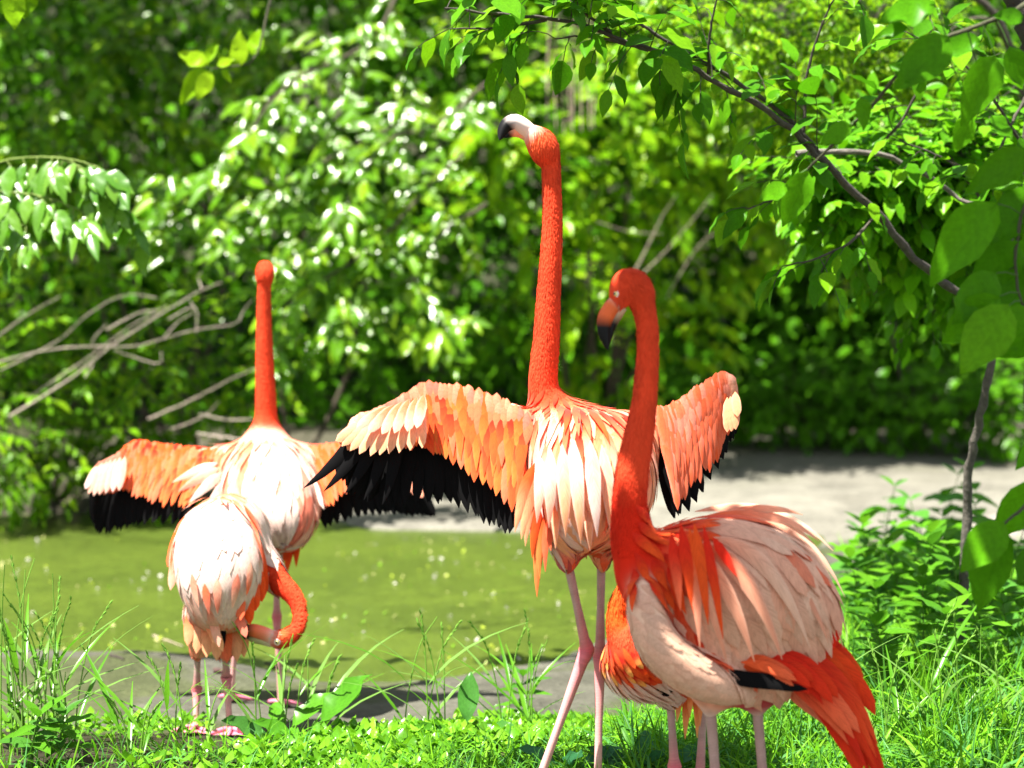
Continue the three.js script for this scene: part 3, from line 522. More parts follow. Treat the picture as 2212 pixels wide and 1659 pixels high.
  finish(max = 200) {
    const off = this.off;
    this.f.sort((a, b) => b.size - a.size);
    const rest = [];
    this.f.forEach((f, i) => { if (i < max && f.size > 3) { part(f.name, f.geo.translate(-off.x, -off.y, -off.z), f.mat, this.root); } else rest.push(f.geo); });
    if (rest.length) part('plumage', mergeGeometries(rest).translate(-off.x, -off.y, -off.z), featherMat, this.root, 'stuff');
    for (const w of this.wings ?? []) {
      const wing = part('wing', mergeGeometries(w.small.map((q) => q.geo)).translate(-off.x, -off.y, -off.z), featherMat, this.root);
      for (const q of w.feathers) part(q.flightRow ? 'flight_feather' : 'covert_feather', q.geo.translate(-off.x, -off.y, -off.z), q.mat, wing);
    }
    return this;
  }
}
const footMat = new THREE.MeshStandardMaterial({ vertexColors: true, roughness: 0.6, side: THREE.DoubleSide });
const TUFT = (() => { const us = [0, 0.35, 0.7, 1], w = [0.35, 0.5, 0.4, 0.02], pos = [], idx = [], uv = []; us.forEach((u, i) => { for (const s of [-1, 1]) { pos.push(s * w[i] * 0.5, u, 0.12 * Math.sin(u * 3)); uv.push(s * 0.5 + 0.5, u); } }); for (let i = 0; i < 3; i++) { const a = i * 2; idx.push(a, a + 1, a + 2, a + 1, a + 3, a + 2); } return geoFrom(pos, idx, { uv }); })();
const standing = (v, d) => { const q = at(v, 1000, d); return V3(q.x, groundHeight(q.x, d), -d); };

{ // ---- the middle flamingo, wings spread, neck up
  reseed(11);
  const b = new Bird('tallest flamingo, in the middle, wings spread, neck stretched straight up and beak turned left', standing(1240, 3.8));
  const N0 = at(1205, 880, 3.93);
  b.flesh.chain([[1268, 1095, 3.73, 0.075, SALMON], [1280, 1040, 3.81, 0.126, PALE], [1262, 985, 3.92, 0.112, SALMON], [1215, 940, 3.97, 0.07, NECK]], 0.02)
    .chain([[1215, 945, 3.95, 0.055, NECK], [1180, 862, 3.95, 0.037, NECK], [1173, 817, 3.95, 0.032, NECK], [1180, 737, 3.95, 0.029, NECK], [1184, 657, 3.95, 0.0265, NECK], [1193, 497, 3.95, 0.0222, NECK], [1191, 385, 3.95, 0.0205, NECK], [1188, 350, 3.95, 0.022, NECK], [1175, 322, 3.945, 0.033, NECK], [1164, 304, 3.94, 0.030, [0.85, 0.12, 0.035]], [1146, 288, 3.935, 0.0195, WHITE], [1134, 282, 3.93, 0.016, WHITE]], 0.05)
    .chain([[1180, 960, 3.87, 0.05, PALE], [1130, 915, 3.885, 0.027, SALMON], [1043, 873, 3.885, 0.0165, SALMON], [940, 848, 3.9, 0.0125, SALMON], [895, 860, 3.895, 0.0105, PALE], [850, 880, 3.88, 0.008, PALE], [795, 904, 3.85, 0.003, PALE]], 0.06)
    .chain([[1370, 950, 3.89, 0.05, SALMON], [1425, 912, 3.915, 0.026, SALMON], [1513, 853, 3.985, 0.0145, SALMON], [1550, 826, 4.015, 0.010, SALMON], [1575, 830, 4.025, 0.006, SALMON]], 0.06)
    .chain([[1240, 1130, 3.76, 0.05, ROSE], [1228, 1185, 3.77, 0.026, WHITE], [1224, 1212, 3.77, 0.013, WHITE]], 0.04)
    .chain([[1305, 1130, 3.82, 0.05, ROSE], [1299, 1185, 3.83, 0.024, WHITE], [1299, 1210, 3.83, 0.012, WHITE]], 0.04);
  b.body();
  b.fluff(0.0105, 0.32, (p) => p.y > at(0, 300, 3.95).y - 9 && p.z < -3.6 && p.y > at(0, 900, 3.93).y && Math.abs(p.x - N0.x) < 0.12 && p.y < at(0, 275, 3.95).y && p.x > at(1148, 0, 3.94).x, (p, n, d) => d.set(0, -1, 0));
  const flow = (p, n, d) => { d.subVectors(p, N0).normalize().multiplyScalar(0.55).add(V3(0, -0.75, 0.22)); };
  b.tract(0.019, (p) => {
    const r = p.distanceTo(N0); if (r < 0.02 || p.y > N0.y + 0.045) return null; if (r < 0.06 || p.y > N0.y) return { L: 0.05, W: 0.006, shape: 'plume', color: two(NECK, rnd() < 0.5 ? RED : [0.72, 0.1, 0.03], 0.3, 0.9), l0: 0.001, l1: 0.006 }; const side = Math.abs(p.x - at(1260, 0, 3.8).x); if (side > 0.20 || p.y < at(0, 1188, 3.76).y) return null;
    const k = smoothstep(r, 0.05, 0.17), j = rnd(), left = smoothstep(-p.x, -at(1270, 0, 3.8).x, -at(1180, 0, 3.8).x), low = smoothstep(-p.y, -at(0, 1080, 3.7).y, -at(0, 1170, 3.7).y);
    const c0 = mix3(j < 0.6 ? RED : SALMON, j < 0.42 ? SALMON : j < 0.66 - 0.3 * left ? ORANGE : PALE, k), c1 = mix3(mix3(j < 0.5 ? SALMON : PALE, j < 0.35 ? CREAM : left > rnd() ? WHITE : mix3(PALE, CREAM, rnd()), k), j < 0.45 ? ROSE : j < 0.7 ? ORANGE : CREAM, low * 0.85);
    return { L: lerp(0.09, 0.15, k) * (1 - 0.45 * low), W: lerp(0.008, 0.0165, k), shape: 'plume', color: two(c0, c1, 0.15, 0.8, c1), l0: 0.001 + 0.003 * rnd(), l1: lerp(0.005, 0.016, rnd()) };
  }, flow, 0.5);
  b.streaks([[1212, 885, 0.10, 0.008, NECK, SALMON], [1225, 892, 0.13, 0.009, RED, ORANGE], [1240, 890, 0.15, 0.009, NECK, SALMON], [1255, 895, 0.14, 0.009, RED, SALMON], [1270, 893, 0.15, 0.009, NECK, ORANGE], [1290, 895, 0.14, 0.009, RED, SALMON], [1310, 898, 0.13, 0.009, NECK, SALMON], [1335, 900, 0.12, 0.009, RED, ORANGE], [1360, 905, 0.11, 0.009, NECK, SALMON], [1300, 930, 0.15, 0.010, SALMON, PALE], [1345, 935, 0.14, 0.011, ORANGE, SALMON], [1380, 940, 0.12, 0.011, SALMON, PALE], [1250, 935, 0.14, 0.009, RED, SALMON], [1275, 955, 0.13, 0.010, SALMON, PALE], [1330, 980, 0.14, 0.011, SALMON, CREAM], [1375, 990, 0.13, 0.011, ORANGE, CREAM], [1230, 920, 0.12, 0.008, NECK, SALMON], [1365, 1040, 0.12, 0.011, SALMON, CREAM], [1310, 1030, 0.12, 0.010, ORANGE, SALMON]], flow);
  // long hanging plumes of the rump and the pointed inner feathers
  for (const [x0, y0, x1, y1, d, w, c0, c1] of [[1215, 960, 1222, 1160, 3.63, 0.016, PALE, CREAM], [1240, 950, 1255, 1175, 3.62, 0.016, WHITE, CREAM], [1275, 950, 1290, 1160, 3.62, 0.017, PALE, WHITE], [1190, 970, 1186, 1140, 3.66, 0.015, WHITE, PALE], [1300, 960, 1328, 1180, 3.64, 0.016, PALE, CREAM], [1330, 970, 1362, 1160, 3.67, 0.016, SALMON, CREAM], [1170, 990, 1160, 1130, 3.69, 0.014, WHITE, PALE], [1355, 990, 1395, 1140, 3.70, 0.015, SALMON, CREAM], [1200, 1040, 1200, 1185, 3.67, 0.012, SALMON, CREAM], [1268, 1060, 1275, 1190, 3.64, 0.012, PALE, CREAM], [1235, 905, 1228, 1060, 3.75, 0.009, NECK, SALMON], [1250, 900, 1262, 1090, 3.72, 0.009, RED, SALMON], [1262, 905, 1296, 1070, 3.73, 0.009, NECK, PALE], [1222, 905, 1205, 1040, 3.78, 0.008, RED, PALE], [1285, 910, 1340, 1060, 3.76, 0.010, RED, SALMON], [1300, 905, 1380, 1030, 3.80, 0.010, SALMON, SALMON], [1310, 900, 1405, 985, 3.84, 0.010, NECK, SALMON], [1245, 960, 1246, 1120, 3.68, 0.010, SALMON, PALE], [1310, 960, 1352, 1120, 3.70, 0.012, ORANGE, CREAM], [1290, 1000, 1310, 1150, 3.66, 0.012, SALMON, CREAM]]) b.feather(quill(at(x0, y0, d + 0.04), at(x1, y1, d), V3(0, 0.2, 1), 0.1, w, 'plume', two(c0, c1, 0.2, 0.8, WHITE)), featherMat, 60, 'feather');
  for (const [x0, y0, x1, y1, w, c0, c1] of [[1165, 1010, 1126, 1165, 0.015, SALMON, CREAM], [1155, 1000, 1112, 1150, 0.014, ORANGE, CREAM], [1175, 1030, 1150, 1205, 0.014, RED, ORANGE], [1183, 1040, 1160, 1290, 0.015, RED, [0.86, 0.24, 0.06]], [1190, 1060, 1178, 1235, 0.012, ORANGE, SALMON], [1172, 1040, 1166, 1250, 0.012, ORANGE, [0.86, 0.26, 0.06]], [1160, 1020, 1135, 1180, 0.013, ORANGE, CREAM], [1186, 1080, 1190, 1190, 0.012, RED, SALMON]]) b.feather(quill(at(x0, y0, 3.74), at(x1, y1, 3.70), V3(0.1, 0.1, 1), 0.04, w, 'plume', two(c0, c1, 0.2, 0.8), 0.03), featherMat, 60, 'feather');
  const wc = (inner) => (t, bb) => { const j = rnd(), hand = smoothstep(t, 0.52, 0.66), c0 = mix3(j < 0.3 ? SALMON : j < 0.55 ? RED : ORANGE, j < 0.5 ? PALE : PINK, hand * 0.95), c1 = mix3(j < 0.25 ? SALMON : j < 0.7 ? ORANGE : [0.82, 0.17, 0.02], CREAM, hand * 0.95), top = bb < 0.35 ? 0.3 : 0; return two(mix3(c0, PALE, top), mix3(c1, PALE, 0.04 + top * 0.6), 0.3, 0.95, mix3(c1, CREAM, bb > 0.7 ? 0.25 : 0.08)); };
  b.wing([[[1140, 905, 3.85], [1122, 1110, 3.75], [1106, 1152, 3.77]], [[1043, 862, 3.87], [1036, 1052, 3.79], [1050, 1127, 3.81]], [[940, 838, 3.89], [952, 990, 3.84], [968, 1085, 3.84]], [[895, 850, 3.89], [911, 967, 3.85], [860, 1092, 3.85]], [[850, 872, 3.87], [838, 979, 3.85], [765, 1073, 3.85]], [[810, 890, 3.85], [776, 981, 3.83], [752, 1045, 3.84]], [[785, 905, 3.84], [725, 953, 3.81], [722, 1015, 3.83]]], { n: 30, nFlight: 26, color: wc() });
  b.wing([[[1415, 903, 3.88], [1460, 1100, 3.78], [1456, 1118, 3.8]], [[1455, 884, 3.92], [1480, 1070, 3.85], [1500, 1092, 3.87]], [[1513, 840, 3.97], [1540, 1005, 3.94], [1562, 1000, 3.96]], [[1550, 815, 4.0], [1563, 944, 3.99], [1588, 945, 4.01]], [[1576, 816, 4.01], [1590, 925, 4.02], [1592, 930, 4.04]]], { n: 22, nFlight: 16, color: (t, bb) => { const j = rnd(), hand = smoothstep(t, 0.8, 0.95), c = j < 0.4 ? PINK : j < 0.7 ? SALMON : [0.8, 0.11, 0.03], d = j < 0.5 ? ORANGE : SALMON; return two(mix3(c, PALE, hand), mix3(bb > 0.5 ? d : c, hand > 0.5 ? CREAM : PALE, 0.06 + hand * 0.8), 0.3, 0.95, mix3(c, PALE, 0.3)); } });
  for (const [x0, y0, x1, y1] of [[792, 915, 656, 1054], [806, 912, 699, 1062], [822, 912, 744, 1069], [838, 915, 786, 1080], [856, 918, 826, 1090]]) b.wings[0].feathers.push({ geo: quill(at(x0, y0, 3.84), at(x1, y1, 3.805), V3(0, 0.1, 1), 0.03, 0.019, 'point', two(BLACK, BLACK), -0.05), mat: darkFeatherMat, size: 30, flightRow: true });
  const fan = (w, list, W, c0, c1, d0, d1) => { for (const [x0, y0, x1, y1] of list) b.wings[w].feathers.push({ geo: quill(at(x0, y0, d0), at(x1, y1, d1), V3(0, 0.25, 1), 0.05, W, 'covert', two(c0, mix3(c1, CREAM, rnd() * 0.5), 0.2, 0.9, mix3(c1, WHITE, 0.5))), mat: featherMat, size: 30 }); };
  fan(0, [[805, 896, 725, 953], [812, 894, 738, 964], [822, 891, 756, 974], [834, 888, 776, 981], [846, 884, 800, 985], [858, 880, 820, 983], [870, 876, 840, 980], [884, 872, 862, 978], [896, 868, 886, 973], [908, 866, 912, 968]], 0.0125, PALE, CREAM, 3.845, 3.79);
  fan(0, [[838, 878, 770, 925], [852, 874, 795, 935], [868, 868, 825, 938], [884, 862, 852, 936], [900, 858, 880, 932], [916, 852, 900, 925]], 0.0125, SALMON, PALE, 3.84, 3.782);
  fan(1, [[1584, 852, 1589, 928], [1578, 856, 1580, 932], [1571, 858, 1571, 934], [1588, 846, 1593, 900]], 0.011, CREAM, CREAM, 3.985, 3.965);
  const q = (v, w, d) => at(v, w, d);
  b.beak([q(1146, 287, 3.935), q(1130, 274, 3.925), q(1112, 264, 3.92), q(1096, 270, 3.917), q(1085, 287, 3.917), q(1079, 303, 3.917)], [0.0185, 0.0195, 0.0185, 0.0165, 0.0120, 0.002], [WHITE, WHITE, [0.6, 0.5, 0.47], BLACK, BLACK, BLACK], 0.72);
  b.beak([q(1140, 294, 3.935), q(1124, 286, 3.928), q(1108, 284, 3.922), q(1097, 290, 3.918), q(1090, 298, 3.917)], [0.013, 0.0125, 0.0125, 0.009, 0.002], [[0.5, 0.42, 0.3], [0.84, 0.3, 0.16], [0.84, 0.3, 0.18], BLACK, BLACK], 0.8, 'lower_beak');
  b.eye(at(1151, 293, 3.921), V3(-0.25, 0.1, 1), 0.0055);
  b.leg(at(1224, 1205, 3.77), at(1267, 1402, 3.8), at(1148, 1730, 3.79).setY(groundHeight(at(1148, 1730, 3.79).x, 3.79) + 0.008), V3(-0.4, 0, -1), 1.05);
  b.leg(at(1299, 1205, 3.83), at(1296, 1415, 3.86), at(1291, 1722, 3.84).setY(groundHeight(at(1291, 1722, 3.84).x, 3.84) + 0.008), V3(0, 0, -1), 1.0);
  b.finish(150);
}
{ // ---- the flamingo standing in the mud at the left, wings spread, seen from behind
  reseed(22);
  const b = new Bird('flamingo standing farthest back on the left, seen from behind, wings spread and neck straight up', standing(565, 5.3));
  const N0 = at(575, 950, 5.46), cx = at(575, 0, 5.3).x;
  b.flesh.chain([[610, 1120, 5.16, 0.085, WHITE], [585, 1075, 5.28, 0.135, WHITE], [575, 1015, 5.42, 0.115, PALE], [575, 960, 5.48, 0.06, NECK]], 0.02)
    .chain([[575, 965, 5.47, 0.05, NECK], [575, 930, 5.46, 0.036, NECK], [574, 860, 5.46, 0.031, NECK], [571, 753, 5.46, 0.0255, NECK], [570, 650, 5.46, 0.0205, NECK], [571, 615, 5.46, 0.0205, NECK], [572, 592, 5.46, 0.027, NECK], [572, 578, 5.48, 0.022, NECK], [571, 582, 5.53, 0.016, WHITE]], 0.05)
    .chain([[490, 1005, 5.40, 0.05, PALE], [455, 992, 5.43, 0.03, ORANGE], [364, 982, 5.405, 0.0165, SALMON], [288, 973, 5.415, 0.0125, SALMON], [225, 1008, 5.40, 0.005, PALE]], 0.06)
    .chain([[650, 1005, 5.40, 0.05, PALE], [680, 990, 5.43, 0.03, ORANGE], [740, 978, 5.405, 0.0165, SALMON], [810, 987, 5.415, 0.0125, SALMON], [890, 1042, 5.40, 0.005, PALE]], 0.06)
    .chain([[600, 1130, 5.25, 0.045, ROSE], [598, 1175, 5.26, 0.02, PALE], [597, 1195, 5.26, 0.011, PALE]], 0.04)
    .chain([[540, 1130, 5.3, 0.045, ROSE], [525, 1175, 5.3, 0.02, PALE], [522, 1195, 5.3, 0.011, PALE]], 0.04);
  b.body(0.0075);
  b.fluff(0.0105, 0.32, (p) => p.y > N0.y - 0.02 && Math.abs(p.x - N0.x) < 0.07, (p, n, d) => d.set(0, -1, 0));
  const flow = (p, n, d) => { d.subVectors(p, N0).normalize().multiplyScalar(0.75).add(V3(0, -0.55, 0.2)); };
  b.tract(0.021, (p) => {
    const r = p.distanceTo(N0); if (r < 0.035 || p.y > N0.y + 0.01 || Math.abs(p.x - cx) > 0.19) return null;
    const k = smoothstep(r, 0.06, 0.2), j = rnd(), mid = Math.abs(p.x - cx - 0.025) < 0.045 + 0.03 * rnd();
    const c0 = mix3(j < 0.5 ? SALMON : ORANGE, mid && j < 0.75 ? WHITE : j < 0.5 ? SALMON : PINK, k), c1 = mix3(j < 0.4 ? CREAM : PALE, mid ? WHITE : j < 0.4 ? PINK : j < 0.75 ? PALE : WHITE, k);
    return { L: lerp(0.1, 0.17, k), W: lerp(0.010, 0.020, k), shape: 'plume', color: two(c0, c1, 0.15, 0.75, c1), l0: 0.001 + 0.003 * rnd(), l1: lerp(0.006, 0.02, rnd()) };
  }, flow, 0.45);
  for (const [x0, y0, x1, y1, d, w, c0, c1] of [[470, 1000, 372, 1042, 5.27, 0.016, WHITE, PALE], [475, 1010, 385, 1062, 5.25, 0.017, PALE, PINK], [480, 1020, 410, 1085, 5.22, 0.018, PALE, WHITE], [500, 1030, 440, 1110, 5.2, 0.018, PINK, WHITE], [520, 1040, 480, 1130, 5.18, 0.018, SALMON, WHITE], [655, 1000, 690, 1080, 5.22, 0.018, SALMON, PALE], [660, 1020, 700, 1100, 5.2, 0.018, PALE, WHITE], [640, 1040, 690, 1130, 5.16, 0.019, PALE, PALE], [620, 1060, 655, 1155, 5.12, 0.018, WHITE, PALE], [590, 1060, 600, 1165, 5.1, 0.018, WHITE, PALE], [640, 1060, 672, 1140, 5.13, 0.018, SALMON, PALE], [560, 1060, 560, 1150, 5.1, 0.018, WHITE, PALE]]) b.feather(quill(at(x0, y0, d + 0.06), at(x1, y1, d), V3(0, 0.3, 1), 0.07, w, 'plume', two(c0, c1, 0.2, 0.8, WHITE)), featherMat, 60, 'feather');
  for (const [x0, y0, x1, y1, w] of [[632, 1130, 618, 1245, 0.016], [640, 1125, 640, 1225, 0.015], [650, 1110, 655, 1180, 0.014], [626, 1135, 612, 1215, 0.013]]) b.feather(quill(at(x0, y0, 5.2), at(x1, y1, 5.16), V3(0, 0.1, 1), 0.03, w, 'plume', two(RED, ORANGE, 0.3, 0.9)), featherMat, 60, 'feather');
  const wc = (t, bb) => { const j = rnd(), hand = smoothstep(t, 0.62, 0.82), c0 = mix3(j < 0.4 ? SALMON : j < 0.6 ? RED : ORANGE, PALE, hand * 0.8), c1 = mix3(j < 0.3 ? SALMON : [0.82, 0.13, 0.02], PALE, hand * 0.7); return two(c0, mix3(c1, PALE, bb < 0.3 ? 0.2 : 0.05), 0.3, 0.95, mix3(c1, CREAM, 0.3)); };
  b.wing([[[470, 985, 5.38], [408, 1100, 5.24], [392, 1128, 5.27]], [[364, 972, 5.39], [320, 1085, 5.3], [310, 1128, 5.32]], [[290, 962, 5.4], [262, 1062, 5.34], [256, 1144, 5.35]], [[256, 984, 5.38], [225, 1068, 5.34], [212, 1150, 5.35]], [[214, 1002, 5.35], [184, 1058, 5.33], [203, 1105, 5.34]]], { n: 26, nFlight: 18, color: wc });
  b.wing([[[655, 980, 5.38], [705, 1102, 5.24], [698, 1140, 5.27]], [[735, 967, 5.39], [762, 1066, 5.3], [760, 1118, 5.32]], [[800, 975, 5.4], [818, 1042, 5.34], [832, 1106, 5.35]], [[855, 1000, 5.38], [875, 1060, 5.34], [890, 1112, 5.35]], [[895, 1035, 5.35], [915, 1075, 5.33], [940, 1114, 5.34]]], { n: 24, nFlight: 18, color: wc });
  for (const [x0, y0, x1, y1] of [[214, 1002, 184, 1056], [222, 999, 191, 1067], [231, 996, 202, 1071], [240, 993, 214, 1069], [250, 990, 228, 1066], [260, 987, 243, 1063], [270, 985, 257, 1060]]) b.wings[0].feathers.push({ geo: quill(at(x0, y0, 5.34), at(x1, y1, 5.3), V3(0, 0.25, 1), 0.05, 0.0115, 'covert', two(PALE, mix3(PALE, WHITE, rnd()), 0.2, 0.9, WHITE)), mat: featherMat, size: 30 });
  b.beak([at(571, 584, 5.52), at(571, 588, 5.55), at(571, 600, 5.585), at(571, 620, 5.6)], [0.016, 0.016, 0.014, 0.002], [WHITE, PINK, BLACK, BLACK], 0.75);
  b.leg(at(597, 1190, 5.26), at(598, 1332, 5.28), standing(603, 5.3).add(V3(0, 0.01, 0)), V3(0.1, 0, -1), 0.95);
  b.leg(at(522, 1190, 5.3), at(512, 1345, 5.32), standing(495, 5.34).add(V3(0, 0.01, 0)), V3(0.1, 0, -1), 0.95);
  b.finish(150);
}
{ // ---- the preening flamingo in front of it
  reseed(33);
  const b = new Bird('smaller white-backed flamingo on the left bank preening, its head bent down to its tail', standing(455, 4.75));
  const N0 = at(470, 1075, 4.9), cx = at(468, 0, 4.75).x;
  b.flesh.chain([[478, 1295, 4.68, 0.085, PALE], [474, 1235, 4.70, 0.108, WHITE], [470, 1180, 4.80, 0.112, WHITE], [495, 1150, 4.92, 0.105, SALMON]], 0.02)
    .chain([[525, 1190, 4.9, 0.06, ORANGE], [570, 1220, 4.86, 0.042, NECK], [603, 1258, 4.82, 0.030, NECK], [635, 1291, 4.78, 0.0225, NECK], [647, 1326, 4.75, 0.0185, NECK], [641, 1358, 4.72, 0.0185, NECK], [624, 1374, 4.70, 0.023, NECK], [604, 1381, 4.69, 0.0245, [0.84, 0.12, 0.035]], [588, 1378, 4.69, 0.018, WHITE], [572, 1374, 4.69, 0.014, WHITE]], 0.04)
    .chain([[440, 1330, 4.75, 0.05, SALMON], [430, 1385, 4.76, 0.022, PALE], [427, 1412, 4.76, 0.012, PALE]], 0.04)
    .chain([[490, 1330, 4.75, 0.05, SALMON], [487, 1390, 4.76, 0.022, PALE], [486, 1420, 4.76, 0.012, PALE]], 0.04);
  b.body(0.0065);
  b.fluff(0.0105, 0.32, (p) => p.x > at(575, 0, 4.85).x, (p, n, d) => { d.set(0.5, 0.6, 0); if (p.y < at(0, 1320, 4.75).y) d.set(0.8, 0.3, 0); });
  const flow = (p, n, d) => { d.subVectors(p, N0).normalize().multiplyScalar(0.5).add(V3(0, -0.8, 0.25)); };
  b.tract(0.019, (p) => {
    const r = p.distanceTo(N0); const nk = b.flesh.chains[1]; if (b.flesh.one(nk, p.x, p.y, p.z) < 0.014 && nk.hit > 4) return null; if (p.y < at(0, 1350, 4.75).y) return null;
    const k = smoothstep(r, 0.03, 0.1), low = smoothstep(-p.y, -at(0, 1250, 4.7).y, -at(0, 1320, 4.7).y), j = rnd(), edge = smoothstep(Math.abs(p.x - cx), 0.08, 0.13);
    const up = smoothstep(-p.y, -at(0, 1180, 4.7).y, -at(0, 1260, 4.7).y), c0 = mix3(mix3(j < 0.5 ? ORANGE : SALMON, mix3(WHITE, j < 0.4 ? PINK : PALE, Math.max(up, edge)), k), ORANGE, low * (j < 0.6 ? 0.8 : 0.3)), c1 = mix3(mix3(CREAM, mix3(WHITE, j < 0.5 ? PALE : [0.8, 0.5, 0.4], Math.max(up * 0.95, edge * 0.8)), k), j < 0.5 ? SALMON : CREAM, low * 0.7);  // lower feathers pinker, putting the shade of the underside into their colour
    return { L: lerp(0.07, 0.125, k), W: lerp(0.010, 0.021, k), shape: k > 0.7 && rnd() < 0.4 ? 'covert' : 'plume', color: two(c0, c1, 0.15, 0.8, c1), l0: 0.001 + 0.002 * rnd(), l1: lerp(0.003, 0.009, rnd()) };
  }, flow, 0.7);
  b.streaks([[430, 1085, 0.10, 0.010, ORANGE, SALMON], [450, 1080, 0.09, 0.010, SALMON, PALE], [480, 1080, 0.09, 0.010, ORANGE, PALE], [500, 1085, 0.12, 0.011, SALMON, PALE], [520, 1095, 0.13, 0.012, ORANGE, SALMON], [535, 1110, 0.13, 0.012, SALMON, PALE], [410, 1100, 0.11, 0.011, SALMON, PALE], [395, 1120, 0.12, 0.012, ORANGE, SALMON], [540, 1150, 0.12, 0.012, SALMON, ORANGE], [385, 1160, 0.11, 0.012, SALMON, PALE], [420, 1240, 0.09, 0.011, PINK, PALE], [470, 1250, 0.09, 0.012, PALE, PINK], [510, 1240, 0.09, 0.012, PINK, PALE], [445, 1260, 0.08, 0.011, SALMON, PINK], [535, 1215, 0.09, 0.012, PALE, SALMON]], flow);
  for (const [x0, y0, x1, y1, d, w, c0, c1] of [[440, 1290, 424, 1412, 4.68, 0.017, PALE, CREAM], [455, 1300, 446, 1420, 4.66, 0.018, SALMON, CREAM], [470, 1300, 468, 1428, 4.65, 0.018, ORANGE, CREAM], [485, 1300, 490, 1432, 4.65, 0.018, ORANGE, SALMON], [505, 1300, 512, 1430, 4.66, 0.018, SALMON, CREAM], [520, 1290, 527, 1420, 4.68, 0.018, ORANGE, CREAM], [432, 1300, 482, 1408, 4.61, 0.016, ORANGE, [0.86, 0.42, 0.2]], [448, 1285, 474, 1398, 4.60, 0.013, SALMON, PALE], [500, 1285, 532, 1378, 4.60, 0.014, RED, PINK], [530, 1240, 540, 1350, 4.62, 0.017, ORANGE, ORANGE], [545, 1230, 552, 1320, 4.64, 0.017, SALMON, ORANGE], [515, 1250, 520, 1340, 4.60, 0.016, ORANGE, SALMON], [556, 1220, 566, 1300, 4.66, 0.016, ORANGE, ORANGE], [552, 1150, 572, 1262, 4.74, 0.015, SALMON, ORANGE], [540, 1120, 562, 1215, 4.74, 0.014, SALMON, PALE], [560, 1175, 574, 1285, 4.76, 0.015, ORANGE, ORANGE], [392, 1130, 362, 1225, 4.72, 0.013, ORANGE, SALMON], [400, 1115, 372, 1190, 4.74, 0.012, SALMON, PALE], [385, 1180, 368, 1275, 4.70, 0.013, ORANGE, PALE], [415, 1300, 405, 1395, 4.68, 0.015, ORANGE, CREAM]]) b.feather(quill(at(x0, y0, d + 0.04), at(x1, y1, d), V3(0, 0.1, 1), 0.05, w, 'covert', two(c0, c1, 0.2, 0.85)), featherMat, 60, 'feather');
  for (const [x0, y0, x1, y1] of [[478, 1270, 483, 1400], [500, 1310, 530, 1382], [506, 1305, 536, 1380]]) b.feather(quill(at(x0, y0, 4.65), at(x1, y1, 4.62), V3(0.3, 0.1, 1), 0.02, 0.011, 'flight', two(BLACK, BLACK)), darkFeatherMat, 60, 'flight_feather');
  b.beak([at(590, 1378, 4.69), at(570, 1369, 4.68), at(548, 1362, 4.67), at(532, 1360, 4.665), at(519, 1348, 4.66), at(512, 1332, 4.66)], [0.019, 0.0185, 0.0175, 0.0145, 0.010, 0.002], [WHITE, PINK, SALMON, BLACK, BLACK, BLACK], 0.75);
  b.beak([at(586, 1388, 4.69), at(566, 1384, 4.68), at(546, 1381, 4.67), at(530, 1374, 4.665)], [0.0125, 0.011, 0.009, 0.002], [WHITE, [0.5, 0.45, 0.25], [0.3, 0.26, 0.12], BLACK], 0.75, 'lower_beak');
  b.eye(at(599, 1387, 4.662), V3(-0.2, -0.1, 1), 0.0062);
  b.leg(at(427, 1405, 4.76), at(425, 1488, 4.78), standing(418, 4.76).add(V3(0, 0.01, 0)), V3(-0.1, 0, 1), 0.95);
  b.leg(at(486, 1412, 4.76), at(489, 1462, 4.78), standing(493, 4.74).add(V3(0, 0.01, 0)), V3(0.1, 0, 1), 1.0);
  b.finish(150);
}
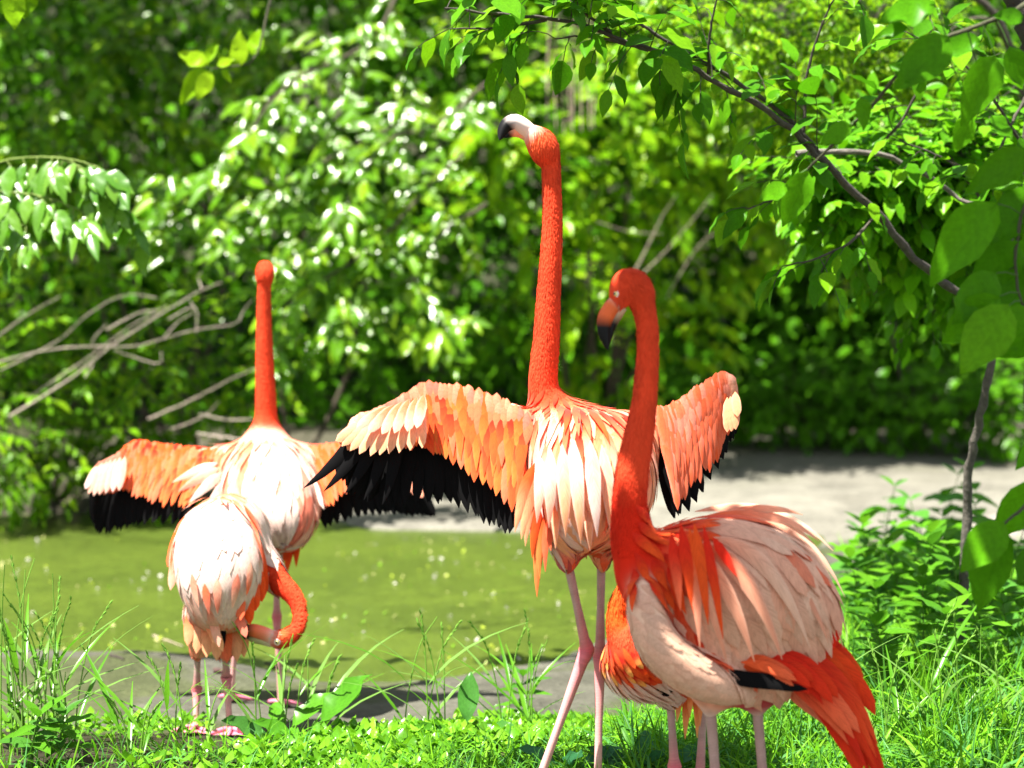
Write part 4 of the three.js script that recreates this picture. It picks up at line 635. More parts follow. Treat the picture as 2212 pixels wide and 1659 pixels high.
{ // ---- the flamingo mostly hidden behind the right-hand one
  reseed(44);
  const b = new Bird('orange flamingo mostly hidden behind the large one on the right, breast and legs showing', standing(1450, 3.68));
  b.flesh.chain([[1395, 1415, 3.70, 0.075, ORANGE], [1450, 1390, 3.75, 0.09, SALMON], [1520, 1390, 3.8, 0.08, ORANGE], [1560, 1420, 3.82, 0.045, ORANGE]], 0.02)
    .chain([[1385, 1400, 3.66, 0.062, NECK], [1350, 1375, 3.66, 0.036, NECK], [1338, 1340, 3.66, 0.026, ORANGE], [1343, 1300, 3.66, 0.024, ORANGE], [1366, 1270, 3.66, 0.023, ORANGE], [1400, 1262, 3.68, 0.022, NECK], [1440, 1290, 3.72, 0.022, NECK], [1470, 1330, 3.74, 0.026, NECK]], 0.03)
    .chain([[1345, 1440, 3.72, 0.04, WHITE], [1380, 1455, 3.72, 0.045, WHITE], [1430, 1462, 3.73, 0.04, PALE]], 0.04)
    .chain([[1440, 1450, 3.73, 0.04, PALE], [1446, 1490, 3.74, 0.02, GREYP()], [1447, 1510, 3.74, 0.012, GREYP()]], 0.03);
  b.body();
  const flow = (p, n, d) => d.set(0.55, -0.7, 0.1);
  b.fluff(0.0105, 0.32, (p) => p.x < at(1372, 0, 3.66).x && p.y > at(0, 1380, 3.66).y, (p, n, d) => d.set(0.2, -1, 0));
  b.tract(0.015, (p) => { if (p.y > at(0, 1385, 3.66).y && p.x < at(1400, 0, 3.7).x) return null; const low = p.y < at(0, 1448, 3.68).y, j = rnd(); return low ? { L: 0.06, W: 0.008, color: two(PALE, WHITE, 0.2, 0.8), l0: 0.001, l1: 0.014 } : { L: 0.045, W: 0.008, shape: 'covert', color: two(j < 0.5 ? RED : ORANGE, j < 0.3 ? [0.86, 0.4, 0.08] : ORANGE, 0.2, 0.9), l0: 0.001, l1: 0.007 }; }, flow, 0.5);
  for (const [x0, y0, x1, y1, w] of [[1475, 1450, 1462, 1560, 0.011], [1485, 1450, 1480, 1597, 0.011], [1470, 1450, 1455, 1530, 0.010], [1505, 1450, 1506, 1594, 0.010], [1512, 1450, 1512, 1570, 0.009], [1492, 1450, 1490, 1550, 0.010]]) b.feather(quill(at(x0, y0, 3.76), at(x1, y1, 3.72), V3(0, 0.1, 1), 0.03, w, 'plume', two(ORANGE, [0.86, 0.36, 0.12], 0.3, 0.9)), featherMat, 40, 'feather');
  for (const [x0, y0, x1, y1] of [[1405, 1470, 1462, 1486], [1400, 1478, 1450, 1496], [1415, 1468, 1475, 1480]]) b.feather(quill(at(x1, y1, 3.67), at(x0 + 12, y0 + 18, 3.66), V3(0, 0.1, 1), 0.03, 0.009, 'flight', two(BLACK, BLACK)), darkFeatherMat, 40, 'flight_feather');
  b.leg(at(1447, 1500, 3.74), at(1457, 1655, 3.74), standing(1452, 3.70).add(V3(0, 0.01, 0)), V3(-1, 0, 0.2), 0.95);
  b.leg(at(1523, 1470, 3.8), at(1511, 1690, 3.78), standing(1500, 3.72).add(V3(0, 0.01, 0)), V3(-1, 0, 0.2), 0.95);
  b.finish(90);
}
function GREYP() { return [0.6, 0.45, 0.4]; }
{ // ---- the large flamingo on the right, seen from its left side
  reseed(66);
  const WHITE = [0.78, 0.50, 0.36], PALE = [0.80, 0.36, 0.23];
  const b = new Bird('large flamingo on the right standing nearest, side on, neck curved over and beak pointing down', standing(1590, 3.42));
  const N0 = at(1400, 1180, 3.40);
  b.flesh.chain([[1432, 1262, 3.42, 0.078, RED], [1500, 1260, 3.45, 0.118, SALMON], [1590, 1275, 3.47, 0.135, PALE], [1680, 1310, 3.48, 0.108, PALE], [1740, 1350, 3.48, 0.07, RED]], 0.02)
    .chain([[1470, 1380, 3.44, 0.08, ROSE], [1570, 1425, 3.45, 0.083, ROSE], [1650, 1432, 3.46, 0.072, ROSE], [1720, 1420, 3.47, 0.045, RED]], 0.05)
    .chain([[1395, 1225, 3.41, 0.06, RED], [1366, 1165, 3.4, 0.041, RED], [1360, 1094, 3.4, 0.0335, RED], [1366, 1017, 3.4, 0.0315, NECK], [1382, 930, 3.4, 0.0275, NECK], [1393, 857, 3.4, 0.023, NECK], [1400, 737, 3.4, 0.0205, NECK], [1392, 672, 3.4, 0.0215, NECK], [1376, 626, 3.395, 0.030, NECK], [1356, 616, 3.39, 0.031, NECK], [1343, 634, 3.385, 0.024, NECK], [1335, 650, 3.38, 0.0165, NECK], [1329, 662, 3.38, 0.013, [0.6, 0.4, 0.3]]], 0.03)  // lower neck redder, with its shade put into the colour
    .chain([[1394, 1285, 3.345, 0.032, WHITE], [1397, 1335, 3.325, 0.036, WHITE], [1430, 1402, 3.315, 0.040, WHITE], [1490, 1452, 3.33, 0.040, WHITE], [1560, 1482, 3.36, 0.034, WHITE], [1610, 1494, 3.39, 0.02, PALE]], 0.012)
    .chain([[1540, 1480, 3.44, 0.045, PALE], [1534, 1535, 3.44, 0.014, [0.6, 0.45, 0.42]]], 0.03)
    .chain([[1632, 1480, 3.46, 0.045, ROSE], [1636, 1535, 3.46, 0.013, [0.6, 0.45, 0.42]]], 0.03);
  b.body(0.006);
  b.fluff(0.0105, 0.32, (p) => p.y > at(0, 1190, 3.4).y && p.x < at(1425, 0, 3.4).x && !(p.x < at(1338, 0, 3.39).x && p.y > at(0, 700, 3.4).y), (p, n, d) => d.set(p.y > at(0, 640, 3.4).y ? 0.6 : 0.05, -1, 0));
  const arm = at(1480, 1440, 3.33);
  const onSleeve = (p) => p.z > -3.345 && p.y < at(0, 1262, 3.33).y && p.y < at(0, 1290 + (200 / 300) * 0, 3.3).y + 0.03 && (p.y - at(1384, 1300, 3.31).y) < -(p.x - at(1384, 1300, 3.31).x) * 0.72 + 0.035;
  const flow = (p, n, d) => { const dx = p.x - N0.x; d.set(0.35 + 1.2 * smoothstep(p.y, at(0, 1220, 3.4).y, at(0, 1100, 3.4).y) * 0.9 + dx * 0.5, -0.85, 0.05); };
  b.tract(0.0165, (p) => { // short feathers of the sleeve
    if (!onSleeve(p)) return null; const j = rnd(); return { L: 0.05, W: 0.009, shape: 'covert', color: two(mix3(WHITE, PALE, 0.3 * j), mix3(WHITE, PALE, 0.3 * rnd()), 0.3, 0.9), l0: 0.0005, l1: 0.003 };
  }, (p, n, d) => d.set(0.8, -0.62, 0), 0.9);
  b.tract(0.02, (p) => { // long scapulars
    if (onSleeve(p) || p.distanceTo(N0) < 0.045) return null; if (p.x < at(1365, 0, 3.4).x || p.y > at(0, 1085, 3.4).y) return null; if (p.y < at(0, 1400, 3.45).y) return null; if (p.x > at(1742, 0, 3.45).x) return null;
    const k = smoothstep(p.x, at(1400, 0, 3.4).x, at(1580, 0, 3.4).x), j = rnd(), top = smoothstep(p.y, at(0, 1300, 3.4).y, at(0, 1180, 3.4).y);
    const red = j < lerp(0.75, 0.08, k), c1 = red ? mix3(ORANGE, PALE, rnd() * 0.5 + 0.2 * k) : mix3(PALE, WHITE, 0.35 + 0.65 * rnd()), c0 = red ? mix3(RED, ORANGE, rnd()) : mix3(c1, SALMON, 0.2 * rnd());
    const young = p.distanceTo(N0) < 0.11;
    return { L: young ? 0.07 : lerp(0.11, 0.15, k), W: young ? 0.011 : lerp(0.013, 0.022, k), shape: young ? 'plume' : j < 0.4 ? 'covert' : 'plume', color: two(young ? RED : c0, young ? ORANGE : c1, 0.1, 0.75, young ? null : c1), l0: 0.001 + 0.003 * rnd(), l1: lerp(0.004, 0.014, rnd()) };
  }, flow, 0.5);
  // loose pale plumes that arch over the rump
  for (const [x0, y0, x1, y1, x2, y2, d, w] of [[1500, 1105, 1690, 1060, 1800, 1190, 3.5, 0.013], [1560, 1095, 1740, 1090, 1826, 1290, 3.5, 0.014], [1600, 1110, 1790, 1130, 1832, 1380, 3.48, 0.015], [1520, 1115, 1690, 1085, 1770, 1170, 3.46, 0.013], [1580, 1130, 1760, 1150, 1822, 1400, 3.44, 0.016], [1560, 1150, 1720, 1170, 1790, 1390, 3.38, 0.018], [1540, 1160, 1680, 1180, 1750, 1400, 3.34, 0.018], [1500, 1170, 1620, 1200, 1690, 1425, 3.31, 0.018], [1600, 1160, 1760, 1200, 1808, 1385, 3.42, 0.017], [1480, 1180, 1570, 1230, 1630, 1430, 3.30, 0.017], [1650, 1200, 1780, 1240, 1800, 1390, 3.41, 0.016], [1470, 1200, 1530, 1260, 1570, 1432, 3.30, 0.016], [1540, 1120, 1650, 1078, 1735, 1112, 3.47, 0.012]]) {
    const a = at(x0, y0, d + 0.03), m = at(x1, y1, d - 0.02), e = at(x2, y2, d), cu = new THREE.QuadraticBezierCurve3(a, m, e), sp = cu.getPoints(9), j = rnd();
    b.feather(blade(sp, sp.map((p) => V3(p.x - at(1590, 0, 3.45).x, (p.y - at(0, 1275, 3.45).y) * 0.8, 0.16).normalize()), w, 'plume', two(j < 0.35 ? SALMON : PALE, j < 0.5 ? PALE : WHITE, 0.1, 0.7, WHITE), 0.35), featherMat, 70, 'feather');
  }
  for (const [x0, y0, x1, y1, w, c0, c1] of [[1470, 1130, 1500, 1330, 0.012, RED, ORANGE], [1500, 1130, 1530, 1350, 0.012, ORANGE, ORANGE], [1520, 1135, 1562, 1380, 0.010, RED, ORANGE], [1450, 1150, 1470, 1320, 0.012, RED, SALMON], [1540, 1160, 1592, 1245, 0.010, RED, RED], [1490, 1140, 1512, 1400, 0.011, ORANGE, PALE]]) b.feather(quill(at(x0, y0, 3.32), at(x1, y1, 3.295), V3(0, 0.1, 1), 0.06, w, 'plume', two(c0, c1, 0.2, 0.9)), featherMat, 70, 'feather');
  // tail and inner flight feathers: red blades to the lower right; black primaries under them
  for (const [x0, y0, x1, y1, d, w, c0, c1] of [[1690, 1420, 1890, 1690, 3.42, 0.030, RED, RED], [1720, 1400, 1896, 1640, 3.43, 0.030, RED, [0.84, 0.08, 0.02]], [1750, 1385, 1880, 1560, 3.45, 0.028, ORANGE, RED], [1770, 1380, 1860, 1500, 3.46, 0.024, RED, ORANGE], [1670, 1430, 1850, 1600, 3.40, 0.028, RED, SALMON], [1690, 1480, 1860, 1612, 3.44, 0.024, SALMON, PALE], [1700, 1490, 1840, 1600, 3.46, 0.020, PALE, WHITE], [1680, 1410, 1800, 1520, 3.38, 0.026, RED, RED], [1650, 1425, 1760, 1490, 3.37, 0.022, RED, RED], [1740, 1440, 1904, 1700, 3.44, 0.022, ORANGE, RED], [1600, 1430, 1720, 1470, 3.36, 0.020, ORANGE, SALMON]]) for (const [s, k] of [[-0.5, 0.62], [0.5, 0.58], [0, 0.5]]) { const o = s * w / 0.000872 * 1.1, L = Math.hypot(x1 - x0, y1 - y0), nx = -(y1 - y0) / L, ny = (x1 - x0) / L, e = rr(0.9, 1.02); b.feather(quill(at(x0 + nx * o * 0.6, y0 + ny * o * 0.6, d - (s ? 0 : 0.008)), at(lerp(x0, x1, e) + nx * o, lerp(y0, y1, e) + ny * o, d - 0.02 - (s ? 0 : 0.008)), V3(0, 0.15, 1), 0.05, w * k, rnd() < 0.5 ? 'covert' : 'plume', two(mix3(c0, c1, rnd() * 0.4), mix3(c1, ORANGE, rnd() * 0.35), 0.2, 0.9), -0.06), featherMat, 80, 'feather'); }
  for (const [x0, y0, x1, y1] of [[1566, 1462, 1700, 1478], [1580, 1468, 1745, 1489], [1560, 1456, 1690, 1468], [1600, 1466, 1725, 1484]]) b.feather(quill(at(x0, y0, 3.33), at(x1, y1, 3.345), V3(0, 0.3, 1), 0.02, 0.0115, 'flight', two(BLACK, BLACK)), darkFeatherMat, 70, 'flight_feather');
  b.beak([at(1334, 650, 3.382), at(1322, 664, 3.375), at(1310, 684, 3.37), at(1305, 706, 3.368), at(1307, 730, 3.368), at(1314, 757, 3.37)], [0.0145, 0.016, 0.0165, 0.015, 0.0115, 0.002], [[0.6, 0.42, 0.32], [0.70, 0.12, 0.03], [0.70, 0.12, 0.03], BLACK, BLACK, BLACK], 0.72);
  b.beak([at(1344, 664, 3.384), at(1334, 678, 3.378), at(1322, 700, 3.372), at(1316, 728, 3.37), at(1315, 748, 3.37)], [0.010, 0.011, 0.0105, 0.007, 0.002], [[0.55, 0.42, 0.3], [0.5, 0.3, 0.18], BLACK, BLACK, BLACK], 0.75, 'lower_beak');
  b.eye(at(1331, 635, 3.368), V3(-0.75, 0.1, 0.66), 0.0055);
  b.leg(at(1534, 1522, 3.44), at(1552, 1760, 3.46), standing(1550, 3.42).add(V3(0, 0.01, 0)), V3(-1, 0, 0.1), 1.12);
  b.leg(at(1635, 1522, 3.46), at(1655, 1760, 3.48), standing(1650, 3.46).add(V3(0, 0.01, 0)), V3(-1, 0, 0.1), 1.08);
  b.finish(190);
}
// ---------------------------------------------------------------- the tree that leans in from the right
const BROAD = [leafGeo(0.56, 0.3, 0.16, 0.74, 1.6), leafGeo(0.5, 0.45, 0.24, 0.7, 1.2), leafGeo(0.6, 0.18, 0.1, 0.76, 2)];
const stemMat = (c) => { const k = 'stem' + c.join(); if (!barkMats.has(k)) barkMats.set(k, new THREE.MeshPhysicalMaterial({ color: lin(...c), roughness: 0.7, specularIntensity: 0.4 })); return barkMats.get(k); };
const shiftTo = (g, o) => g.translate(-o.position.x, -o.position.y, -o.position.z);
{
  reseed(201);
  const root = thing('leaning_tree', 'thin-stemmed tree on the right bank, its dark limb arching up to the left', 'tree', standing(2078, 5.0)), b = root.position, leaves = [], tw = [];
  const A = (l) => l.map(([v, w, d]) => at(v, w, d));
  const trunk = [b.clone(), ...A([[2088, 1120, 5.0], [2094, 1010, 4.98], [2112, 920, 4.96], [2138, 800, 4.92], [2150, 700, 4.9], [2190, 480, 4.85], [2225, 200, 4.8], [2260, -120, 4.7]])];
  part('trunk', shiftTo(limb(trunk, 0.0135, 0.009, 40, 9), root), bark([0.10, 0.09, 0.075]), root);
  const arch = A([[2148, 690, 4.9], [2060, 622, 4.84], [1990, 572, 4.8], [1895, 462, 4.72], [1780, 352, 4.64], [1718, 286, 4.6], [1600, 205, 4.5], [1500, 152, 4.44], [1400, 106, 4.38], [1280, 62, 4.32], [1130, 34, 4.28], [960, 18, 4.25]]);
  part('limb', shiftTo(limb(arch, 0.0135, 0.003, 46, 8), root), bark([0.085, 0.075, 0.062]), root);
  const second = A([[1790, 362, 4.66], [1735, 290, 4.62], [1660, 222, 4.58], [1560, 158, 4.52], [1450, 92, 4.46], [1370, 44, 4.42], [1290, -50, 4.38]]);
  part('limb', shiftTo(limb(second, 0.008, 0.003, 26, 7), root), bark([0.085, 0.075, 0.062]), root);
  const pale = A([[1720, 332, 4.9], [1800, 328, 4.92], [1900, 334, 4.95], [2000, 378, 4.97], [2075, 430, 4.95], [2135, 450, 4.92]]);
  part('limb', shiftTo(limb(pale, 0.009, 0.005, 20, 7), root), bark([0.2, 0.18, 0.16]), root);
  const bough = A([[2150, -120, 4.6], [2190, 0, 4.6], [2225, 90, 4.62], [2262, 240, 4.7]]);
  part('limb', shiftTo(limb(bough, 0.032, 0.022, 14, 9), root), bark([0.05, 0.042, 0.036]), root);
  const extra = [];
  for (const l of [[[1530, 160, 4.5], [1535, 60, 4.46], [1560, -40, 4.42]], [[1735, 285, 4.62], [1745, 150, 4.6], [1790, 20, 4.56], [1830, -40, 4.5]], [[1180, 42, 4.3], [1080, 60, 4.25], [970, 62, 4.22]], [[1400, 108, 4.38], [1330, 90, 4.34], [1260, 78, 4.3], [1200, 84, 4.28]], [[1320, 70, 4.34], [1250, 20, 4.3], [1180, -20, 4.28]], [[1780, 352, 4.64], [1690, 420, 4.56], [1620, 450, 4.52]], [[1890, 330, 4.9], [1960, 240, 4.85], [2010, 100, 4.8], [2000, -30, 4.75]], [[2140, 460, 4.9], [2050, 350, 4.82], [1930, 300, 4.8]], [[2200, 300, 4.8], [2120, 180, 4.7], [2060, 120, 4.65], [1960, 70, 4.6]], [[2215, 210, 4.8], [2170, 300, 4.75], [2140, 380, 4.7]], [[1895, 462, 4.72], [1840, 520, 4.66], [1760, 560, 4.6], [1690, 575, 4.58]]]) { const c = A(l); extra.push(limb(c, 0.005, 0.0016, 14, 5)); const cu = new THREE.CatmullRomCurve3(c), n = Math.round(cu.getLength() / 0.045); for (let i = 1; i <= n; i++) { const u = i / n; twig(cu.getPoint(u), cu.getTangent(u).multiplyScalar(0.5).add(randDir().multiplyScalar(0.8)), rr(0.05, 0.14), { leaf: 0.076, gap: 0.04, droop: 0.45, tilt: 0.5, face: 0.35, r: 0.0016 }, leaves, tw); } }
  for (const c of [arch, second]) { const cu = new THREE.CatmullRomCurve3(c), L = cu.getLength(); for (let s = 0.55; s < L; s += 0.045) { const u = s / L, side = rnd() < 0.72; twig(cu.getPoint(u), V3(rr(-0.6, 0.2), side ? rr(0.2, 0.8) : rr(-0.5, 0), rr(-0.4, 0.5)), rr(0.06, 0.2), { leaf: lerp(0.065, 0.10, u), gap: 0.036, droop: 0.45, tilt: 0.5, face: 0.3, r: 0.0018 }, leaves, tw); } }
  // unseen crown clumps placed above the view to keep the right-hand birds in shade
  const up = [];
  for (const [x, y, z, rx, ry, rz, n] of [[-0.18, 2.42, -3.05, 0.42, 0.14, 0.26, 240], [0.2, 2.5, -2.98, 0.36, 0.14, 0.28, 260], [0.58, 2.5, -2.95, 0.4, 0.15, 0.3, 180]]) {
    up.push(limb([at(2262, -130, 4.7), V3(lerp(1.4, x, 0.5), 2.35, lerp(-4.4, z, 0.5)), V3(x, y, z)], 0.014, 0.006, 12, 6));
    for (let i = 0; i < n; i++) { const q = randDir().multiplyScalar(Math.pow(rnd(), 0.4)), p = V3(x + q.x * rx, y + q.y * ry, z + q.z * rz); if (inView(p, 1.08)) continue; if (p.z < -3.22) continue; if (noise(p.x * 4, 3, p.z * 4) < 0.4) continue; leaves.push({ p, dir: V3(gauss(), -0.4, gauss()).normalize(), nrm: V3(gauss() * 0.4, 1, gauss() * 0.4).normalize(), len: rr(0.08, 0.13) }); }
  }
  { const shadeBough = [at(2262, -130, 4.7), V3(1.2, 2.7, -5.6), V3(0.3, 2.95, -5.6), V3(-0.6, 3.05, -5.6), V3(-1.5, 3.0, -5.65)], cu = new THREE.CatmullRomCurve3(shadeBough); up.push(limb(shadeBough, 0.02, 0.006, 24, 6)); for (let i = 0; i < 420; i++) { const p = cu.getPoint(rr(0.3, 1)).add(V3(gauss() * 0.1, gauss() * 0.06, gauss() * 0.085)); if (noise(p.x * 2.3, 5, 1) < 0.3) continue; leaves.push({ p, dir: V3(gauss(), -0.4, gauss()).normalize(), nrm: V3(gauss() * 0.4, 1, gauss() * 0.4).normalize(), len: rr(0.08, 0.13) }); } }  // unseen bough added so its leaves throw shade on the water and mud
  part('limb', shiftTo(mergeGeometries(up), root), bark([0.085, 0.075, 0.062]), root);
  part('branch', shiftTo(mergeGeometries(extra), root), bark([0.09, 0.08, 0.06]), root);
  part('twig', shiftTo(mergeGeometries(tw), root), bark([0.09, 0.08, 0.05]), root, 'stuff');
  addLeaves(root, leaves, OVATE, [[0.07, 0.25, 0.004], [0.10, 0.31, 0.005], [0.055, 0.20, 0.004], [0.15, 0.36, 0.006]], { parts: 300, gloss: 0.2, rough: 0.4 });
}
function leafyTree({ name = 'small_tree', label, base, stem, clumps, o, geos, tints, parts, gloss = 0.4, barkColor = [0.1, 0.085, 0.065] }) {
  const root = thing(name, label, 'tree', base), leaves = [], tw = [], st = [];
  const s = stem.map((q) => at(...q)); part('trunk', shiftTo(limb([base.clone(), ...s], 0.03, 0.012, 20, 8), root), bark(barkColor), root);
  for (const c of clumps) { const e = at(c[0], c[1], c[2]); let best = s[0]; for (const q of s) if (q.distanceTo(e) < best.distanceTo(e)) best = q; st.push(limb([best.clone(), best.clone().lerp(e, 0.5).add(V3(0, 0.06, 0)), e], 0.008, 0.003, 8, 5)); }
  clumpTwigs(clumps, o, leaves, tw);
  part('branch', shiftTo(mergeGeometries(st), root), bark(barkColor), root);
  part('twig', shiftTo(mergeGeometries(tw), root), bark(barkColor), root, 'stuff');
  addLeaves(root, leaves, geos, tints, { parts, gloss });
}
reseed(211);
leafyTree({ label: 'small tree with feathery leaflets in the sun, behind the arching limb', base: V3(2.35, groundHeight(2.35, 7.2), -7.2), stem: [[2260, 700, 7.1], [2230, 300, 7], [2150, 40, 6.9], [2000, -60, 6.8]], clumps: [[1600, 60, 6.8, 0.3, 0.16, 0.25, 46], [1740, 110, 6.8, 0.32, 0.2, 0.25, 60], [1880, 60, 6.8, 0.32, 0.2, 0.25, 55], [1900, 190, 6.9, 0.26, 0.18, 0.25, 48], [1760, 220, 6.9, 0.25, 0.14, 0.2, 40], [1480, 20, 6.8, 0.25, 0.12, 0.2, 28], [2010, 120, 7, 0.24, 0.2, 0.2, 30]].map((c) => [...c.slice(0, 6), Math.round(c[6] * 1.7)]), o: { leaf: 0.036, gap: 0.0125, twig: 0.22, droop: 0.25, tilt: 0.35, face: 0.25, sag: 0.22, r: 0.0018 }, geos: LANCE, tints: T_YEL, parts: 60 });
leafyTree({ label: 'small tree with dense light green leaves, right of the arching limb', base: V3(1.95, groundHeight(1.95, 6.0), -6.0), stem: [[2240, 1000, 5.9], [2215, 650, 5.8], [2140, 470, 5.7], [2080, 380, 5.6]], clumps: [[1830, 360, 5.5, 0.17, 0.08, 0.2, 34], [1940, 390, 5.5, 0.2, 0.1, 0.2, 50], [2060, 350, 5.5, 0.2, 0.1, 0.2, 46], [1930, 490, 5.6, 0.16, 0.1, 0.2, 42], [2060, 490, 5.6, 0.2, 0.12, 0.2, 48], [2150, 300, 5.5, 0.15, 0.12, 0.2, 34], [1800, 440, 5.5, 0.12, 0.08, 0.15, 22], [2030, 600, 5.7, 0.12, 0.1, 0.15, 22]].map((c) => [...c.slice(0, 6), c[6] * 2]), o: { leaf: 0.068, gap: 0.03, twig: 0.16, droop: 0.3, tilt: 0.35, face: 0.3, r: 0.002 }, geos: OVATE, tints: [[0.11, 0.34, 0.004], [0.15, 0.40, 0.006], [0.08, 0.27, 0.004]], parts: 240 });
// branches with few broad leaves, close to the viewer: [root v, w, tip v, w, distance]
function broadBranch(label, list, stemPts, tints, gloss, name = 'leafy_branch') {
  const s = stemPts.map((q) => at(...q)), root = thing(name, label, 'branch', s[0].clone()), leaves = [];
  part('stem', shiftTo(limb(s, 0.005, 0.0022, 20, 6), root), bark([0.08, 0.085, 0.04]), root);
  const cu = new THREE.CatmullRomCurve3(s).getPoints(60), pet = [];
  for (const [v, w, v2, w2, d, t] of list) { const p = at(v, w, d), e = at(v2, w2, d + rr(-0.03, 0.03)); let best = cu[0]; for (const q of cu) if (q.distanceTo(p) < best.distanceTo(p)) best = q; pet.push(sweep([best, best.clone().lerp(p, 0.5).add(V3(0, 0.004, 0)), p], [0.0018, 0.0014, 0.0012], 4)); const dir = e.clone().sub(p), len = dir.length(); leaves.push({ p, dir: dir.normalize(), nrm: V3(rr(-0.35, 0.35), rr(0.2, 0.6), 1).normalize(), len, t }); }
  part('stalk', shiftTo(mergeGeometries(pet), root), stemMat([0.05, 0.11, 0.02]), root);
  addLeaves(root, leaves, BROAD, tints, { parts: 60, gloss, rough: 0.45 });
}
reseed(221);
const T_BROAD = [[0.075, 0.27, 0.004], [0.095, 0.32, 0.004], [0.065, 0.24, 0.004], [0.13, 0.37, 0.006]];
broadBranch('broad dark leaves of a near branch hanging at the right edge, before the stem', [[2225, 330, 2085, 410, 3.27, 1], [2155, 440, 1998, 608, 3.25, 1], [2235, 405, 2140, 535, 3.31, 0], [2200, 520, 2098, 640, 3.29, 2], [2150, 590, 2062, 700, 3.25, 2], [2225, 570, 2160, 690, 3.35, 2], [2160, 640, 2035, 745, 3.23, 1], [2180, 660, 2075, 805, 3.21, 3], [2230, 670, 2105, 765, 3.27, 1], [2235, 730, 2150, 770, 3.30, 0], [2240, 505, 2195, 640, 3.37, 2], [2215, 385, 2105, 395, 3.35, 1], [2120, 610, 2065, 690, 3.39, 2], [2230, 760, 2165, 735, 3.33, 1]], [[2330, 250, 3.35], [2260, 340, 3.32], [2215, 440, 3.30], [2195, 540, 3.29], [2205, 650, 3.27], [2240, 740, 3.29]], T_BROAD, 0.2);
broadBranch('large spotted leaves low at the right edge, over the nettles', [[2166, 1135, 2105, 1325, 3.21, 0], [2170, 1130, 2076, 1232, 3.19, 1], [2245, 1040, 2150, 1165, 3.25, 1], [2250, 950, 2195, 1010, 3.29, 0], [2240, 1180, 2200, 1260, 3.27, 2]], [[2330, 900, 3.30], [2270, 980, 3.27], [2235, 1060, 3.25], [2195, 1110, 3.22], [2168, 1134, 3.21]], T_BROAD, 0.2);
broadBranch('few dark leaves at the top right corner, hanging from a near twig', [[1960, 60, 1890, 75, 3.30, 2], [2050, 80, 1935, 190, 3.30, 0], [2120, 90, 2010, 110, 3.35, 2], [2150, 120, 2080, 270, 3.30, 1], [2180, 100, 2212, 190, 3.30, 0], [2100, 250, 2060, 330, 3.35, 1], [2140, 250, 2190, 300, 3.35, 2], [1990, 180, 1920, 130, 3.30, 0], [1860, 210, 1870, 280, 3.40, 1], [1840, 270, 1770, 310, 3.40, 1], [2210, 40, 2150, 30, 3.30, 2], [2020, 10, 1900, 40, 3.30, 0], [1745, 370, 1690, 490, 3.50, 1], [1700, 400, 1640, 430, 3.50, 1]], [[2300, -60, 3.35], [2200, 20, 3.32], [2100, 60, 3.30], [1990, 110, 3.32], [1880, 230, 3.40], [1800, 310, 3.45], [1745, 365, 3.50]], T_BROAD, 0.2);
broadBranch('few backlit round leaves hanging blurred at the top left', [[520, 142, 514, 64, 6.4, 3], [545, 120, 560, 60, 6.5, 1], [450, 140, 385, 112, 6.4, 3], [470, 140, 505, 128, 6.4, 3], [445, 150, 385, 222, 6.4, 1], [455, 155, 425, 215, 6.35, 3], [480, 150, 500, 178, 6.4, 1], [440, 135, 470, 95, 6.5, 1]], [[600, -80, 6.5], [575, 40, 6.45], [545, 130, 6.4], [490, 145, 6.4], [450, 148, 6.4]], T_YEL, 0.3);
broadBranch('two leaves cut off by the top left corner of the view', [[30, -20, 30, 62, 5.2, 1], [70, -30, 50, 40, 5.2, 0], [-10, -10, 5, 30, 5.2, 2]], [[-60, -60, 5.2], [0, -40, 5.2], [70, -36, 5.2]], T_YEL, 0.3);
{ // glossy spray at the left edge
  reseed(231);
  const root = thing('leafy_branch', 'sunlit glossy spray with white-glinting leaves entering at the left edge', 'branch', at(-90, 380, 6)), leaves = [], g = [];
  for (const l of [[[-90, 380, 6], [20, 345, 6], [110, 340, 5.95], [180, 365, 5.9], [235, 410, 5.9], [282, 470, 5.9]], [[-90, 380, 6], [-10, 410, 5.95], [70, 420, 5.9], [140, 440, 5.88], [200, 470, 5.86]], [[-60, 520, 6], [0, 480, 5.95], [60, 490, 5.92]], [[110, 340, 5.95], [160, 345, 5.9], [210, 360, 5.86]]]) {
    const c = l.map((q) => at(...q)), cu = new THREE.CatmullRomCurve3(c), L = cu.getLength(); g.push(limb(c, 0.004, 0.0015, 14, 5));
for (let s = 0.03; s < L; s += 0.05) { const u = s / L; twig(cu.getPoint(u), cu.getTangent(u).multiplyScalar(0.4).add(randDir().multiplyScalar(0.6)).add(V3(0.1, -0.5, 0.2)), rr(0.06, 0.16), { leaf: 0.10, gap: 0.03, droop: 0.8, tilt: 0.3, face: 1.05, keepN: true, sag: 0.2 }, leaves, g); }
  }
  part('stem', shiftTo(mergeGeometries(g), root), stemMat([0.14, 0.2, 0.04]), root);
  addLeaves(root, leaves, LANCE.slice(0, 2).concat(OVATE.slice(2)), [[0.10, 0.27, 0.01], [0.14, 0.32, 0.02], [0.07, 0.22, 0.008]], { parts: 200, gloss: 1.6, rough: 0.42 });
}
